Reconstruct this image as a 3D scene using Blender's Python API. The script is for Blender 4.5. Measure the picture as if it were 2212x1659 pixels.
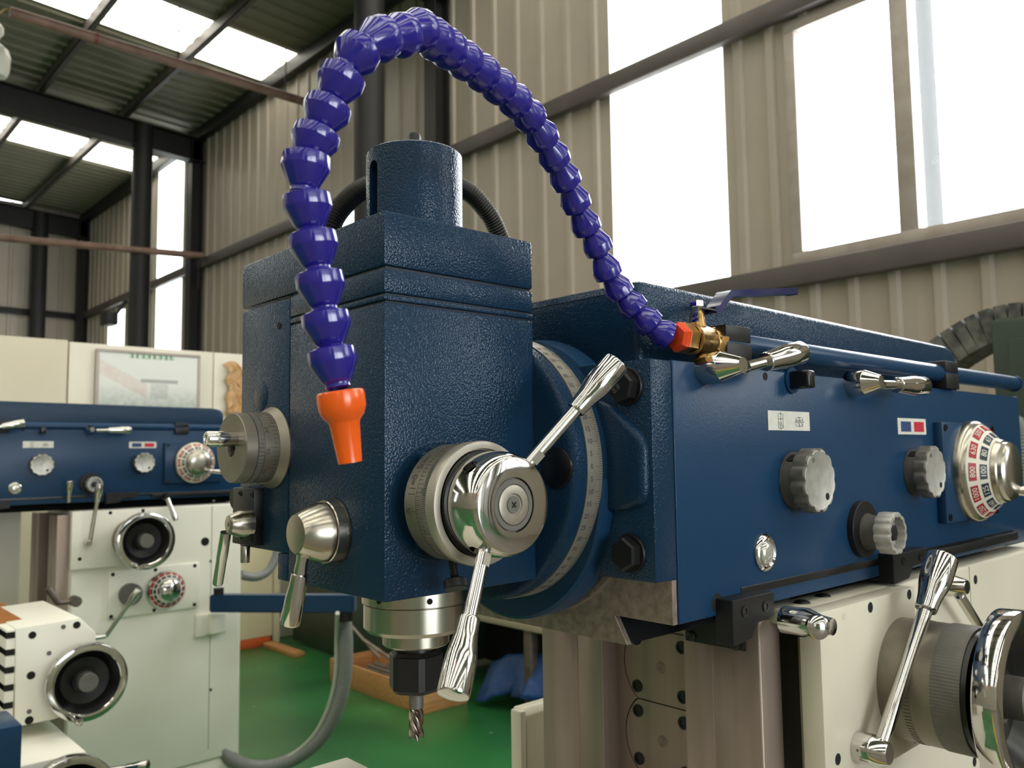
import bpy, bmesh, math, random
from mathutils import Vector, Matrix
random.seed(7)
scene = bpy.context.scene
COL = scene.collection
for o in list(bpy.data.objects):
    bpy.data.objects.remove(o, do_unlink=True)
R = math.radians
PI = math.pi

# ------------------------------------------------------------------ camera
FPX = 1806.0
CAM = Vector((0.0, 0.0, 1.5))
ROWS = (Vector((0.7392, -0.6733, -0.0131)), Vector((0.0464, 0.0703, -0.9965)), Vector((0.6718, 0.7360, 0.0832)))
cam_d = bpy.data.cameras.new('camera')
cam = bpy.data.objects.new('camera', cam_d)
COL.objects.link(cam)
mx = Matrix.Identity(4)
for i in range(3):
    mx[i][0] = ROWS[0][i]; mx[i][1] = -ROWS[1][i]; mx[i][2] = -ROWS[2][i]; mx[i][3] = CAM[i]
cam.matrix_world = mx
cam_d.sensor_width = 36.0
cam_d.lens = 36.0 * FPX / 2212.0
cam_d.clip_start = 0.02
cam_d.clip_end = 300
cam_d.dof.use_dof = True
cam_d.dof.focus_distance = 0.93
cam_d.dof.aperture_fstop = 9.0
scene.camera = cam

def ray(px, py):
    a, b = (px - 1106) / FPX, (py - 829.5) / FPX
    return ROWS[0] * a + ROWS[1] * b + ROWS[2]
def on(px, py, ax, v):                    # point of a real plane (X, Y or Z = v) seen at a pixel of the photograph
    d = ray(px, py); k = 'XYZ'.index(ax)
    return CAM + d * ((v - CAM[k]) / d[k])
def proj(p):
    q = Vector(p) - CAM
    z = q.dot(ROWS[2])
    return (1106 + FPX * q.dot(ROWS[0]) / z, 829.5 + FPX * q.dot(ROWS[1]) / z, z)

# ------------------------------------------------------------------ world, sky, exposure
world = bpy.data.worlds.new('overcast_sky')
scene.world = world
world.use_nodes = True
bg = world.node_tree.nodes['Background']
bg.inputs[0].default_value = (0.93, 0.97, 1.0, 1)
bg.inputs[1].default_value = 8.5
SKYLIGHT = 3.6
STRIP = 2.9
scene.view_settings.view_transform = 'Standard'
scene.view_settings.look = 'None'
scene.view_settings.gamma = 1.0
scene.view_settings.use_curve_mapping = False
scene.view_settings.exposure = 0.45
scene.cycles.use_denoising = True
scene.cycles.max_bounces = 8
scene.cycles.adaptive_threshold = 0.02
scene.cycles.diffuse_bounces = 4
scene.cycles.glossy_bounces = 5
scene.cycles.transmission_bounces = 6
scene.cycles.transparent_max_bounces = 8
scene.cycles.sample_clamp_indirect = 6.0
scene.cycles.caustics_reflective = False
scene.cycles.caustics_refractive = False

# ------------------------------------------------------------------ materials
def lin(c):
    c = c / 255.0
    return c / 12.92 if c <= 0.04045 else ((c + 0.055) / 1.055) ** 2.4
def rgb(r, g, b): return (lin(r), lin(g), lin(b), 1)
MATS = {}
def mat(name, color, rough=0.5, metal=0.0, bump=None, vary=None, coat=0.0, spec=0.5, emit=None, trans=0.0, alpha=1.0, stretch=None, rvary=None):
    """bump=(scale,strength,distance); vary=(scale,other colour,amount): wear and grain; stretch=(x,y,z) for brushed grain"""
    m = bpy.data.materials.new(name); m.use_nodes = True
    nt = m.node_tree; b = nt.nodes['Principled BSDF']
    b.inputs['Base Color'].default_value = color
    b.inputs['Roughness'].default_value = rough
    b.inputs['Metallic'].default_value = metal
    b.inputs['Specular IOR Level'].default_value = spec
    b.inputs['Coat Weight'].default_value = coat
    b.inputs['Coat Roughness'].default_value = 0.12
    b.inputs['Transmission Weight'].default_value = trans
    b.inputs['Alpha'].default_value = alpha
    if emit:
        b.inputs['Emission Color'].default_value = emit[0]
        b.inputs['Emission Strength'].default_value = emit[1]
    tc = nt.nodes.new('ShaderNodeTexCoord')
    vec = tc.outputs['Object']
    if stretch:
        mp = nt.nodes.new('ShaderNodeMapping'); mp.inputs['Scale'].default_value = stretch
        nt.links.new(vec, mp.inputs['Vector']); vec = mp.outputs[0]
    if vary:
        n = nt.nodes.new('ShaderNodeTexNoise'); n.inputs['Scale'].default_value = vary[0]; n.inputs['Detail'].default_value = 5
        nt.links.new(vec, n.inputs['Vector'])
        rp = nt.nodes.new('ShaderNodeMapRange'); rp.inputs[1].default_value = 0.35; rp.inputs[2].default_value = 0.7
        rp.inputs[3].default_value = 0; rp.inputs[4].default_value = vary[2]
        nt.links.new(n.outputs['Fac'], rp.inputs[0])
        mix = nt.nodes.new('ShaderNodeMix'); mix.data_type = 'RGBA'
        mix.inputs[6].default_value = color; mix.inputs[7].default_value = vary[1]
        nt.links.new(rp.outputs[0], mix.inputs[0]); nt.links.new(mix.outputs[2], b.inputs['Base Color'])
    if rvary:
        n = nt.nodes.new('ShaderNodeTexNoise'); n.inputs['Scale'].default_value = rvary[0]; n.inputs['Detail'].default_value = 4
        nt.links.new(vec, n.inputs['Vector'])
        rp = nt.nodes.new('ShaderNodeMapRange'); rp.inputs[1].default_value = 0.3; rp.inputs[2].default_value = 0.7
        rp.inputs[3].default_value = rvary[1]; rp.inputs[4].default_value = rvary[2]
        nt.links.new(n.outputs['Fac'], rp.inputs[0]); nt.links.new(rp.outputs[0], b.inputs['Roughness'])
    if bump:
        n = nt.nodes.new('ShaderNodeTexNoise'); n.inputs['Scale'].default_value = bump[0]; n.inputs['Detail'].default_value = 2
        n.inputs['Roughness'].default_value = 0.45
        nt.links.new(vec, n.inputs['Vector'])
        bp = nt.nodes.new('ShaderNodeBump'); bp.inputs['Strength'].default_value = bump[1]; bp.inputs['Distance'].default_value = bump[2]
        nt.links.new(n.outputs['Fac'], bp.inputs['Height']); nt.links.new(bp.outputs[0], b.inputs['Normal'])
        if coat: nt.links.new(bp.outputs[0], b.inputs['Coat Normal'])
    MATS[name] = m
    return m

def pebble(m, scale, dist, strength=1.0):
    """pebbled paint: each voronoi cell is a small dome that can mirror a window as one sparkle"""
    nt = m.node_tree; b = nt.nodes['Principled BSDF']; tc = nt.nodes.new('ShaderNodeTexCoord')
    nz = nt.nodes.new('ShaderNodeTexNoise'); nz.inputs['Scale'].default_value = scale * 0.6; nz.inputs['Detail'].default_value = 1
    nt.links.new(tc.outputs['Object'], nz.inputs['Vector'])
    mxv = nt.nodes.new('ShaderNodeVectorMath'); mxv.operation = 'MULTIPLY_ADD'; mxv.inputs[1].default_value = (0.9 / scale,) * 3
    nt.links.new(nz.outputs['Color'], mxv.inputs[0]); nt.links.new(tc.outputs['Object'], mxv.inputs[2])
    v = nt.nodes.new('ShaderNodeTexVoronoi'); v.inputs['Scale'].default_value = scale
    nt.links.new(mxv.outputs[0], v.inputs['Vector'])
    pw = nt.nodes.new('ShaderNodeMath'); pw.operation = 'POWER'; pw.inputs[1].default_value = 2.0
    nt.links.new(v.outputs['Distance'], pw.inputs[0])
    iv = nt.nodes.new('ShaderNodeMath'); iv.operation = 'SUBTRACT'; iv.inputs[0].default_value = 1.0
    nt.links.new(pw.outputs[0], iv.inputs[1])
    bp = nt.nodes.new('ShaderNodeBump'); bp.inputs['Strength'].default_value = strength; bp.inputs['Distance'].default_value = dist
    nt.links.new(iv.outputs[0], bp.inputs['Height']); nt.links.new(bp.outputs[0], b.inputs['Normal'])
    return m
M_blue = pebble(mat('hammered_blue_paint', rgb(22, 49, 74), 0.14, spec=0.23), 390, 0.00040)
M_blue2 = mat('smooth_blue_paint', rgb(25, 58, 90), 0.28, bump=(420, 0.16, 0.0010), spec=0.26)
M_bluedk = mat('joint_shadow_blue', rgb(14, 30, 46), 0.5)
M_hose = mat('violet_blue_plastic', rgb(36, 28, 138), 0.16, spec=0.6, coat=0.3)
M_orange = mat('orange_plastic', rgb(240, 96, 20), 0.22, spec=0.5, coat=0.2)
M_orange2 = mat('red_orange_plastic', rgb(226, 74, 30), 0.25, spec=0.5)
M_chrome = mat('polished_chrome', rgb(206, 204, 200), 0.07, 1.0, rvary=(60, 0.05, 0.13))
M_satin = mat('satin_turned_steel', rgb(190, 184, 172), 0.24, 1.0, stretch=(1, 1, 14), bump=(260, 0.06, 0.0005))
M_turned = mat('turned_steel_side', rgb(186, 180, 168), 0.23, 1.0)
M_scale = mat('etched_scale_steel', rgb(168, 162, 150), 0.40, 0.65, rvary=(40, 0.34, 0.46))
M_grey = mat('grey_matte_aluminium', rgb(140, 134, 122), 0.42, 0.7, vary=(30, rgb(116, 111, 100), 0.6), bump=(600, 0.15, 0.0006))
M_knob = mat('grey_cast_knob', rgb(112, 110, 104), 0.5, 0.35, vary=(60, rgb(92, 90, 86), 0.5))
M_knobface = mat('knob_face_steel', rgb(196, 194, 188), 0.45, 0.55, vary=(70, rgb(160, 158, 152), 0.6))
M_ground = mat('ground_steel_way', rgb(174, 156, 146), 0.40, 0.5, stretch=(1, 1, 0.05), vary=(26, rgb(138, 126, 116), 0.7), rvary=(20, 0.34, 0.48))
M_scraped = mat('scraped_cast_iron', rgb(160, 146, 136), 0.42, 0.5, vary=(90, rgb(122, 110, 102), 0.9), bump=(140, 0.2, 0.001))
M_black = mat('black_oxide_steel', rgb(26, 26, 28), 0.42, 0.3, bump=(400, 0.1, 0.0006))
M_blackp = mat('black_plastic', rgb(14, 14, 16), 0.3)
M_hole = mat('deep_hole_black', rgb(5, 5, 6), 0.8)
M_white = mat('cream_white_paint', rgb(216, 211, 194), 0.36, vary=(5, rgb(205, 199, 180), 0.5), bump=(120, 0.05, 0.0008), spec=0.5)
M_white_lit = mat('cream_white_paint_lightened', rgb(240, 238, 226), 0.36, vary=(5, rgb(230, 226, 212), 0.5), bump=(120, 0.05, 0.0008))  # lightened copy of the cream paint, standing in for light on the rear machine
M_brass = mat('brass', rgb(196, 158, 98), 0.26, 1.0, vary=(60, rgb(160, 120, 66), 0.6), rvary=(50, 0.2, 0.4))
M_paper = mat('white_label', rgb(222, 220, 212), 0.5, vary=(60, rgb(200, 198, 190), 0.6))
M_ink = mat('dark_ink', rgb(40, 46, 56), 0.6)
M_ink2 = mat('engraved_mark', rgb(62, 58, 52), 0.6)
M_red = mat('red_print', rgb(190, 36, 56), 0.5)
M_navy = mat('navy_print', rgb(40, 66, 112), 0.5)
M_rednum = mat('red_dial_band', rgb(170, 24, 40), 0.4)
M_bluenum = mat('navy_dial_band', rgb(24, 42, 66), 0.4)
M_whitenum = mat('white_dial_print', rgb(230, 226, 212), 0.45)
M_glassdome = mat('sight_glass', rgb(210, 210, 200), 0.05, 0.6)
M_bluegrip = mat('navy_vinyl_sleeve', rgb(24, 30, 84), 0.22, coat=0.4)
M_wall = mat('beige_wall_sheet', rgb(176, 165, 151), 0.5, vary=(1.2, rgb(158, 148, 135), 0.7))
M_roof = mat('grey_roof_sheet', rgb(142, 136, 118), 0.55, vary=(1.0, rgb(120, 115, 100), 0.7))
M_steel = mat('dark_grey_structural_paint', rgb(44, 42, 42), 0.5, vary=(3, rgb(36, 35, 36), 0.7), spec=0.3)
M_girt = mat('galvanised_girt_paint', rgb(88, 80, 76), 0.5, vary=(4, rgb(70, 64, 64), 0.7))
M_pipe = mat('rusty_brown_pipe', rgb(150, 118, 104), 0.5, vary=(6, rgb(112, 80, 66), 0.8))
M_sky = mat('backlit_fibreglass_panel', rgb(230, 226, 200), 0.5, emit=((1.0, 0.97, 0.85, 1), SKYLIGHT))
M_strip = mat('backlit_white_panel', rgb(230, 235, 232), 0.5, emit=((0.95, 1.0, 0.97, 1), STRIP))
def streaks(m, axis, lo, hi, scale):
    nt = m.node_tree; b = nt.nodes['Principled BSDF']; tc = nt.nodes['Texture Coordinate'] if 'Texture Coordinate' in nt.nodes else nt.nodes.new('ShaderNodeTexCoord')
    mp = nt.nodes.new('ShaderNodeMapping'); mp.inputs['Scale'].default_value = axis; nt.links.new(tc.outputs['Object'], mp.inputs['Vector'])
    n = nt.nodes.new('ShaderNodeTexNoise'); n.inputs['Scale'].default_value = scale; n.inputs['Detail'].default_value = 3; nt.links.new(mp.outputs[0], n.inputs['Vector'])
    r = nt.nodes.new('ShaderNodeMapRange'); r.inputs[1].default_value = 0.35; r.inputs[2].default_value = 0.65; r.inputs[3].default_value = lo; r.inputs[4].default_value = hi
    nt.links.new(n.outputs['Fac'], r.inputs[0]); nt.links.new(r.outputs[0], b.inputs['Emission Strength'])
streaks(M_sky, (0.12, 1, 1), SKYLIGHT * 0.35, SKYLIGHT * 1.25, 9)
streaks(M_strip, (1, 1, 0.06), STRIP * 0.75, STRIP * 1.1, 7)
M_frame = mat('window_frame_aluminium', rgb(176, 166, 158), 0.5, 0.2, vary=(8, rgb(150, 136, 126), 0.6))
M_partition = mat('cream_partition_board', rgb(210, 200, 180), 0.55, vary=(1.5, rgb(194, 182, 156), 0.6))
M_partition2 = mat('pale_partition_board', rgb(226, 220, 206), 0.55, vary=(2, rgb(212, 202, 180), 0.5))
M_wood = mat('raw_pine', rgb(188, 138, 86), 0.6, stretch=(1, 8, 8), vary=(8, rgb(150, 104, 60), 0.8))
M_brown = mat('greased_brown_paper', rgb(168, 108, 52), 0.5, vary=(30, rgb(120, 72, 34), 0.8))
M_kraft = mat('kraft_paper', rgb(206, 164, 116), 0.6, bump=(30, 0.5, 0.01))
M_bench = mat('worn_bench_top', rgb(150, 140, 118), 0.5)
M_dkgreen = mat('dark_green_enamel', rgb(44, 60, 46), 0.4, vary=(3, rgb(30, 42, 34), 0.6))
M_tarp = mat('blue_tarpaulin', rgb(20, 62, 116), 0.45, bump=(14, 0.5, 0.02))
M_scrap = mat('scrap_steel_bars', rgb(116, 108, 100), 0.45, 0.7, vary=(12, rgb(80, 66, 54), 0.8))
M_conduit = mat('black_corrugated_conduit', rgb(20, 20, 22), 0.32)
M_greytube = mat('grey_corrugated_conduit', rgb(128, 130, 128), 0.35)
M_cream = mat('cream_cabinet', rgb(214, 202, 166), 0.5)
M_enamel = mat('white_lamp_shade', rgb(226, 222, 208), 0.35)
M_dkplastic = mat('dark_grey_cable_chain', rgb(58, 60, 60), 0.45, vary=(20, rgb(150, 146, 138), 0.55))

def floor_material():
    m = bpy.data.materials.new('green_epoxy_floor'); m.use_nodes = True
    nt = m.node_tree; b = nt.nodes['Principled BSDF']
    tc = nt.nodes.new('ShaderNodeTexCoord')
    n = nt.nodes.new('ShaderNodeTexNoise'); n.inputs['Scale'].default_value = 1.3; n.inputs['Detail'].default_value = 6
    nt.links.new(tc.outputs['Object'], n.inputs['Vector'])
    cr = nt.nodes.new('ShaderNodeValToRGB')
    cr.color_ramp.elements[0].position = 0.3; cr.color_ramp.elements[0].color = rgb(24, 78, 40)
    cr.color_ramp.elements[1].position = 0.75; cr.color_ramp.elements[1].color = rgb(52, 120, 66)
    nt.links.new(n.outputs['Fac'], cr.inputs[0])
    v = nt.nodes.new('ShaderNodeTexVoronoi'); v.inputs['Scale'].default_value = 9.0
    nt.links.new(tc.outputs['Object'], v.inputs['Vector'])
    lt = nt.nodes.new('ShaderNodeMath'); lt.operation = 'LESS_THAN'; lt.inputs[1].default_value = 0.085
    nt.links.new(v.outputs['Distance'], lt.inputs[0])
    n2 = nt.nodes.new('ShaderNodeTexNoise'); n2.inputs['Scale'].default_value = 2.2
    nt.links.new(tc.outputs['Object'], n2.inputs['Vector'])
    gt = nt.nodes.new('ShaderNodeMath'); gt.operation = 'GREATER_THAN'; gt.inputs[1].default_value = 0.56
    nt.links.new(n2.outputs['Fac'], gt.inputs[0])
    mu = nt.nodes.new('ShaderNodeMath'); mu.operation = 'MULTIPLY'
    nt.links.new(lt.outputs[0], mu.inputs[0]); nt.links.new(gt.outputs[0], mu.inputs[1])
    mix = nt.nodes.new('ShaderNodeMix'); mix.data_type = 'RGBA'
    mix.inputs[7].default_value = rgb(120, 150, 110)
    nt.links.new(mu.outputs[0], mix.inputs[0]); nt.links.new(cr.outputs[0], mix.inputs[6])
    nt.links.new(mix.outputs[2], b.inputs['Base Color'])
    b.inputs['Roughness'].default_value = 0.3
    return m
M_floor = floor_material()

# ------------------------------------------------------------------ mesh builder
ORG = Vector((0, 0, 0))
def basis(axis):
    a = Vector(axis).normalized()
    h = Vector((0, 0, 1)) if abs(a.z) < 0.9 else Vector((1, 0, 0))
    u = h.cross(a).normalized(); v = a.cross(u)
    return a, u, v
class MB:
    def __init__(s): s.bm = bmesh.new()
    def box(s, a, b, bev=0.0, seg=2):
        lo = [min(a[i], b[i]) for i in range(3)]; hi = [max(a[i], b[i]) for i in range(3)]
        r = bmesh.ops.create_cube(s.bm, size=1.0)
        vs = r['verts']
        for v in vs:
            v.co = Vector([lo[i] + (v.co[i] + 0.5) * (hi[i] - lo[i]) for i in range(3)])
        if bev > 0:
            es = list({e for v in vs for e in v.link_edges})
            bmesh.ops.bevel(s.bm, geom=es, offset=bev, segments=seg, profile=0.5, affect='EDGES')
        return s
    def prism(s, poly, axis, lo, hi, bev=0.0, seg=2):
        k = 'XYZ'.index(axis)
        def P(p, t):
            q = [0, 0, 0]; o = [i for i in range(3) if i != k]
            q[o[0]], q[o[1]] = p; q[k] = t
            return Vector(q)
        A = [s.bm.verts.new(P(p, lo)) for p in poly]; B = [s.bm.verts.new(P(p, hi)) for p in poly]
        n = len(poly); fs = []
        fs.append(s.bm.faces.new(A)); fs.append(s.bm.faces.new(B[::-1]))
        for i in range(n): fs.append(s.bm.faces.new((A[i], B[i], B[(i + 1) % n], A[(i + 1) % n])))
        bmesh.ops.recalc_face_normals(s.bm, faces=fs)
        if bev > 0:
            es = list({e for f in fs for e in f.edges})
            bmesh.ops.bevel(s.bm, geom=es, offset=bev, segments=seg, profile=0.5, affect='EDGES')
        return s
    def lathe(s, p, axis, prof, seg=32, fn=None, spin=0.0, angs=None):
        """prof = [(distance along axis, radius)]; radius 0 closes the end; fn(theta, k) scales the radius"""
        a, u, v = basis(axis); p = Vector(p); rings = []
        if angs: seg = len(angs)
        for k, (t, r) in enumerate(prof):
            if r <= 1e-7: rings.append([s.bm.verts.new(p + a * t)])
            else:
                ring = []
                for i in range(seg):
                    th = (angs[i] if angs else 2 * PI * i / seg) + spin
                    rr = r * (fn(th, k) if fn else 1)
                    ring.append(s.bm.verts.new(p + a * t + u * (rr * math.cos(th)) + v * (rr * math.sin(th))))
                rings.append(ring)
        fs = []
        for A, B in zip(rings, rings[1:]):
            if len(A) == 1 and len(B) == 1: continue
            for i in range(seg):
                j = (i + 1) % seg
                if len(A) == 1: fs.append(s.bm.faces.new((A[0], B[j], B[i])))
                elif len(B) == 1: fs.append(s.bm.faces.new((A[i], A[j], B[0])))
                else: fs.append(s.bm.faces.new((A[i], A[j], B[j], B[i])))
        return s
    def cyl(s, p0, p1, r0, r1=None, seg=24, bev=0.0):
        p0 = Vector(p0); p1 = Vector(p1); L = (p1 - p0).length; r1 = r0 if r1 is None else r1
        if bev > 0:
            pr = [(0, 0), (0, r0 - bev), (bev * 0.3, r0 - bev * 0.3), (bev, r0), (L - bev, r1), (L - bev * 0.3, r1 - bev * 0.3), (L, r1 - bev), (L, 0)]
        else: pr = [(0, 0), (0, r0), (L, r1), (L, 0)]
        return s.lathe(p0, p1 - p0, pr, seg)
    def tube(s, path, r, seg=10, caps=True):
        path = [Vector(p) for p in path]; n = len(path)
        rad = r if isinstance(r, (list, tuple)) else [r] * n
        t0 = (path[1] - path[0]).normalized(); _, u, v = basis(t0); rings = []
        for i, p in enumerate(path):
            t = (path[min(i + 1, n - 1)] - path[max(i - 1, 0)]).normalized()
            u = (u - t * u.dot(t)).normalized(); v = t.cross(u)
            rings.append([s.bm.verts.new(p + (u * math.cos(2 * PI * k / seg) + v * math.sin(2 * PI * k / seg)) * rad[i]) for k in range(seg)])
        for A, B in zip(rings, rings[1:]):
            for i in range(seg):
                j = (i + 1) % seg
                s.bm.faces.new((A[i], A[j], B[j], B[i]))
        if caps:
            s.bm.faces.new(rings[0][::-1]); s.bm.faces.new(rings[-1])
        return s
    def quad(s, pts):
        s.bm.faces.new([s.bm.verts.new(Vector(p)) for p in pts]); return s
    def plate(s, o, right, up, w, h, t=0.0006, bev=0.0):
        """a thin slab centred at o, spanned by right and up"""
        right = Vector(right).normalized(); up = Vector(up).normalized(); n = right.cross(up); o = Vector(o)
        A = [o + right * (w / 2 * a) + up * (h / 2 * b) for a, b in ((-1, -1), (1, -1), (1, 1), (-1, 1))]
        lo = [s.bm.verts.new(p) for p in A]; hi = [s.bm.verts.new(p + n * t) for p in A]
        s.bm.faces.new(lo[::-1]); s.bm.faces.new(hi)
        for i in range(4): s.bm.faces.new((lo[i], lo[(i + 1) % 4], hi[(i + 1) % 4], hi[i]))
        return s
    def text(s, txt, size, o, right, up, align='CENTER', ext=0.0):
        cu = bpy.data.curves.new('t', 'FONT'); cu.body = txt; cu.size = size; cu.align_x = align; cu.align_y = 'CENTER'
        cu.extrude = ext; cu.resolution_u = 3
        ob = bpy.data.objects.new('t', cu); COL.objects.link(ob)
        dg = bpy.context.evaluated_depsgraph_get()
        me = bpy.data.meshes.new_from_object(ob.evaluated_get(dg))
        bpy.data.objects.remove(ob, do_unlink=True)
        right = Vector(right).normalized(); up = Vector(up).normalized(); n = right.cross(up); o = Vector(o)
        vs = [s.bm.verts.new(o + right * v.co.x + up * v.co.y + n * v.co.z) for v in me.vertices]
        for f in me.polygons:
            try: s.bm.faces.new([vs[i] for i in f.vertices])
            except ValueError: pass
        bpy.data.meshes.remove(me); bpy.data.curves.remove(cu)
        return s
    def mesh(s, name, smooth=35):
        me = bpy.data.meshes.new(name)
        bmesh.ops.translate(s.bm, verts=s.bm.verts, vec=-ORG)
        s.bm.to_mesh(me); s.bm.free()
        if smooth:
            me.polygons.foreach_set('use_smooth', [True] * len(me.polygons))
            me.set_sharp_from_angle(angle=R(smooth))
        return me
    def build(s, name, material, parent=None, smooth=35, cut=None, label=None, kind=None):
        bmesh.ops.recalc_face_normals(s.bm, faces=s.bm.faces)
        me = s.mesh(name, smooth)
        me.materials.append(material)
        ob = bpy.data.objects.new(name, me); COL.objects.link(ob)
        if cut:
            bmesh.ops.recalc_face_normals(cut.bm, faces=cut.bm.faces)
            cm = cut.mesh('cutter', 0); co = bpy.data.objects.new('cutter', cm); COL.objects.link(co)
            md = ob.modifiers.new('b', 'BOOLEAN'); md.object = co; md.operation = 'DIFFERENCE'; md.solver = 'EXACT'
            dg = bpy.context.evaluated_depsgraph_get(); dg.update()
            nm = bpy.data.meshes.new_from_object(ob.evaluated_get(dg))
            ob.modifiers.clear(); ob.data = nm; nm.name = name
            bpy.data.objects.remove(co, do_unlink=True)
            if smooth: nm.set_sharp_from_angle(angle=R(smooth))
        if parent: ob.parent = parent
        else: ob.location = ORG
        if label: ob['label'] = label
        if kind: ob['kind'] = kind
        return ob
def tag(o, label, cat, group=None):
    o['label'] = label; o['category'] = cat
    if group: o['group'] = group
    return o
def thing(name, label, cat, loc, group=None):
    global ORG
    e = bpy.data.objects.new(name, None); COL.objects.link(e)
    e.empty_display_size = 0.05; e.location = loc; ORG = Vector(loc)
    return tag(e, label, cat, group)
def org(p):
    global ORG
    ORG = Vector(p)
def struct(o):
    o['kind'] = 'structure'; return o
def ap(p, dx=0, dy=0, dz=0): return Vector((p[0] + dx, p[1] + dy, p[2] + dz))
NX, NY, PZ, PX = Vector((-1, 0, 0)), Vector((0, -1, 0)), Vector((0, 0, 1)), Vector((1, 0, 0))
def spline(pts, n):
    """Catmull-Rom through pts, n samples per span"""
    pts = [Vector(p) for p in pts]; out = []
    for i in range(len(pts) - 1):
        p0, p1, p2, p3 = pts[max(i - 1, 0)], pts[i], pts[i + 1], pts[min(i + 2, len(pts) - 1)]
        for k in range(n):
            t = k / n
            out.append(0.5 * ((2 * p1) + (p2 - p0) * t + (2 * p0 - 5 * p1 + 4 * p2 - p3) * t * t + (3 * p1 - p0 - 3 * p2 + p3) * t ** 3))
    out.append(pts[-1]); return out
def resample(path, step):
    out = [path[0]]; acc = 0.0
    for a, b in zip(path, path[1:]):
        L = (b - a).length; d = step - acc
        while d <= L:
            out.append(a + (b - a) * (d / L)); d += step
        acc = (acc + L) % step
    return out
def corrugated(path, r, pitch, depth):
    p = resample(path, pitch / 2)
    return p, [r if i % 2 else r - depth for i in range(len(p))]

# ------------------------------------------------------------------ the hall
WX, WYF, WXL, WYN = 5.0, 18.6, -11.0, -18.0      # inner faces: wall_right, wall_back, wall_left, wall_front
EAVE = 6.56
def roof_z(x): return EAVE + 0.046 * ((WX - x) if x > -3 else (WX + 3) - (-3 - x))
org((0, 0, 0))
fl = struct(MB().box((WXL, WYN, -0.2), (WX, WYF, 0)).build('floor', M_floor))

refl_slab = MB().box((WXL, -4.2, 0.0), (WX, 0.22, 0.004)); refl_slab_o = struct(refl_slab.build('trim_reflection_slab', mat('grey_reflection_slab', rgb(120, 116, 106), 0.5, vary=(2, rgb(96, 92, 84), 0.7)), smooth=0))  # unseen grey slab added to tone down green floor reflections in the chrome
struct(MB().box((WXL, 0.221, 0.0), (WX, 0.32, 0.005)).build('trim_lane_line', mat('yellow_lane_paint', rgb(200, 160, 40), 0.5), smooth=0))
RIB = 0.29
def sheet_profile(w, n):
    """flat sheet with trapezoid ribs standing out by 22 mm; list of (along, out)"""
    pts = [(0, 0)]
    for i in range(n):
        c = (i + 0.5) * w / n
        pts += [(c - 0.04, 0), (c - 0.022, 0.024), (c + 0.022, 0.024), (c + 0.04, 0)]
    return pts + [(w, 0)]
SHEETS = {}
def wall_sheet(w, h, material, n=3):
    key = (round(w, 3), round(h, 3), material.name)
    if key not in SHEETS:
        bm = bmesh.new(); pr = sheet_profile(w, n)
        lo = [bm.verts.new((a, -o, 0)) for a, o in pr]; hi = [bm.verts.new((a, -o, h)) for a, o in pr]
        for i in range(len(pr) - 1): bm.faces.new((lo[i], lo[i + 1], hi[i + 1], hi[i]))
        me = bpy.data.meshes.new('wall_sheet'); bm.to_mesh(me); bm.free(); me.materials.append(material)
        SHEETS[key] = me
    return SHEETS[key]
def put_sheet(name, me, loc, rz, parent):
    o = bpy.data.objects.new(name, me); COL.objects.link(o); o.location = loc; o.rotation_euler = (0, 0, rz)
    o.parent = parent; return o
def wall(name, p0, p1, lights, openings, h=EAVE + 0.05):
    """p0 -> p1 run of sheets seen from the inside on the left of the run; lights/openings = (s0, s1, z0, z1) along the run"""
    p0 = Vector(p0); p1 = Vector(p1); d = (p1 - p0); L = d.length; d = d / L; rz = math.atan2(d.y, d.x)
    nrm = Vector((-d.y, d.x, 0))
    backing = MB()
    # thin outer skin in pieces around the holes so that daylight enters only there
    holes = sorted(list(lights) + list(openings))
    cuts = sorted({0.0, L, *[a for hl in holes for a in hl[:2]]})
    root = None
    spans = []
    for a, b in zip(cuts, cuts[1:]):
        if b - a < 1e-4: continue
        zs = [(hl[2], hl[3]) for hl in holes if hl[0] <= a + 1e-4 and hl[1] >= b - 1e-4]
        z = 0.0
        for z0, z1 in sorted(zs):
            if z0 > z: spans.append((a, b, z, z0))
            z = z1
        if z < h: spans.append((a, b, z, h))
    for a, b, z0, z1 in spans:
        q0 = p0 + d * a + nrm * -0.03; q1 = p0 + d * b + nrm * -0.12
        backing.box((min(q0.x, q1.x), min(q0.y, q1.y), z0), (max(q0.x, q1.x), max(q0.y, q1.y), z1))
    root = struct(backing.build(name, M_wall, smooth=0))
    for a, b, z0, z1 in spans:
        n = max(1, round((b - a) / 0.87)); w = (b - a) / n
        for i in range(n):
            put_sheet('wall_panel', wall_sheet(w, z1 - z0, M_wall, max(1, round(w / RIB))), p0 + d * (a + (i + 1) * w) + Vector((0, 0, z0)), rz + PI, root)
    for a, b, z0, z1 in lights:
        put_sheet('light_panel', wall_sheet(b - a, z1 - z0, M_strip, 3), p0 + d * b + Vector((0, 0, z0)), rz + PI, root)
    return root
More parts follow.
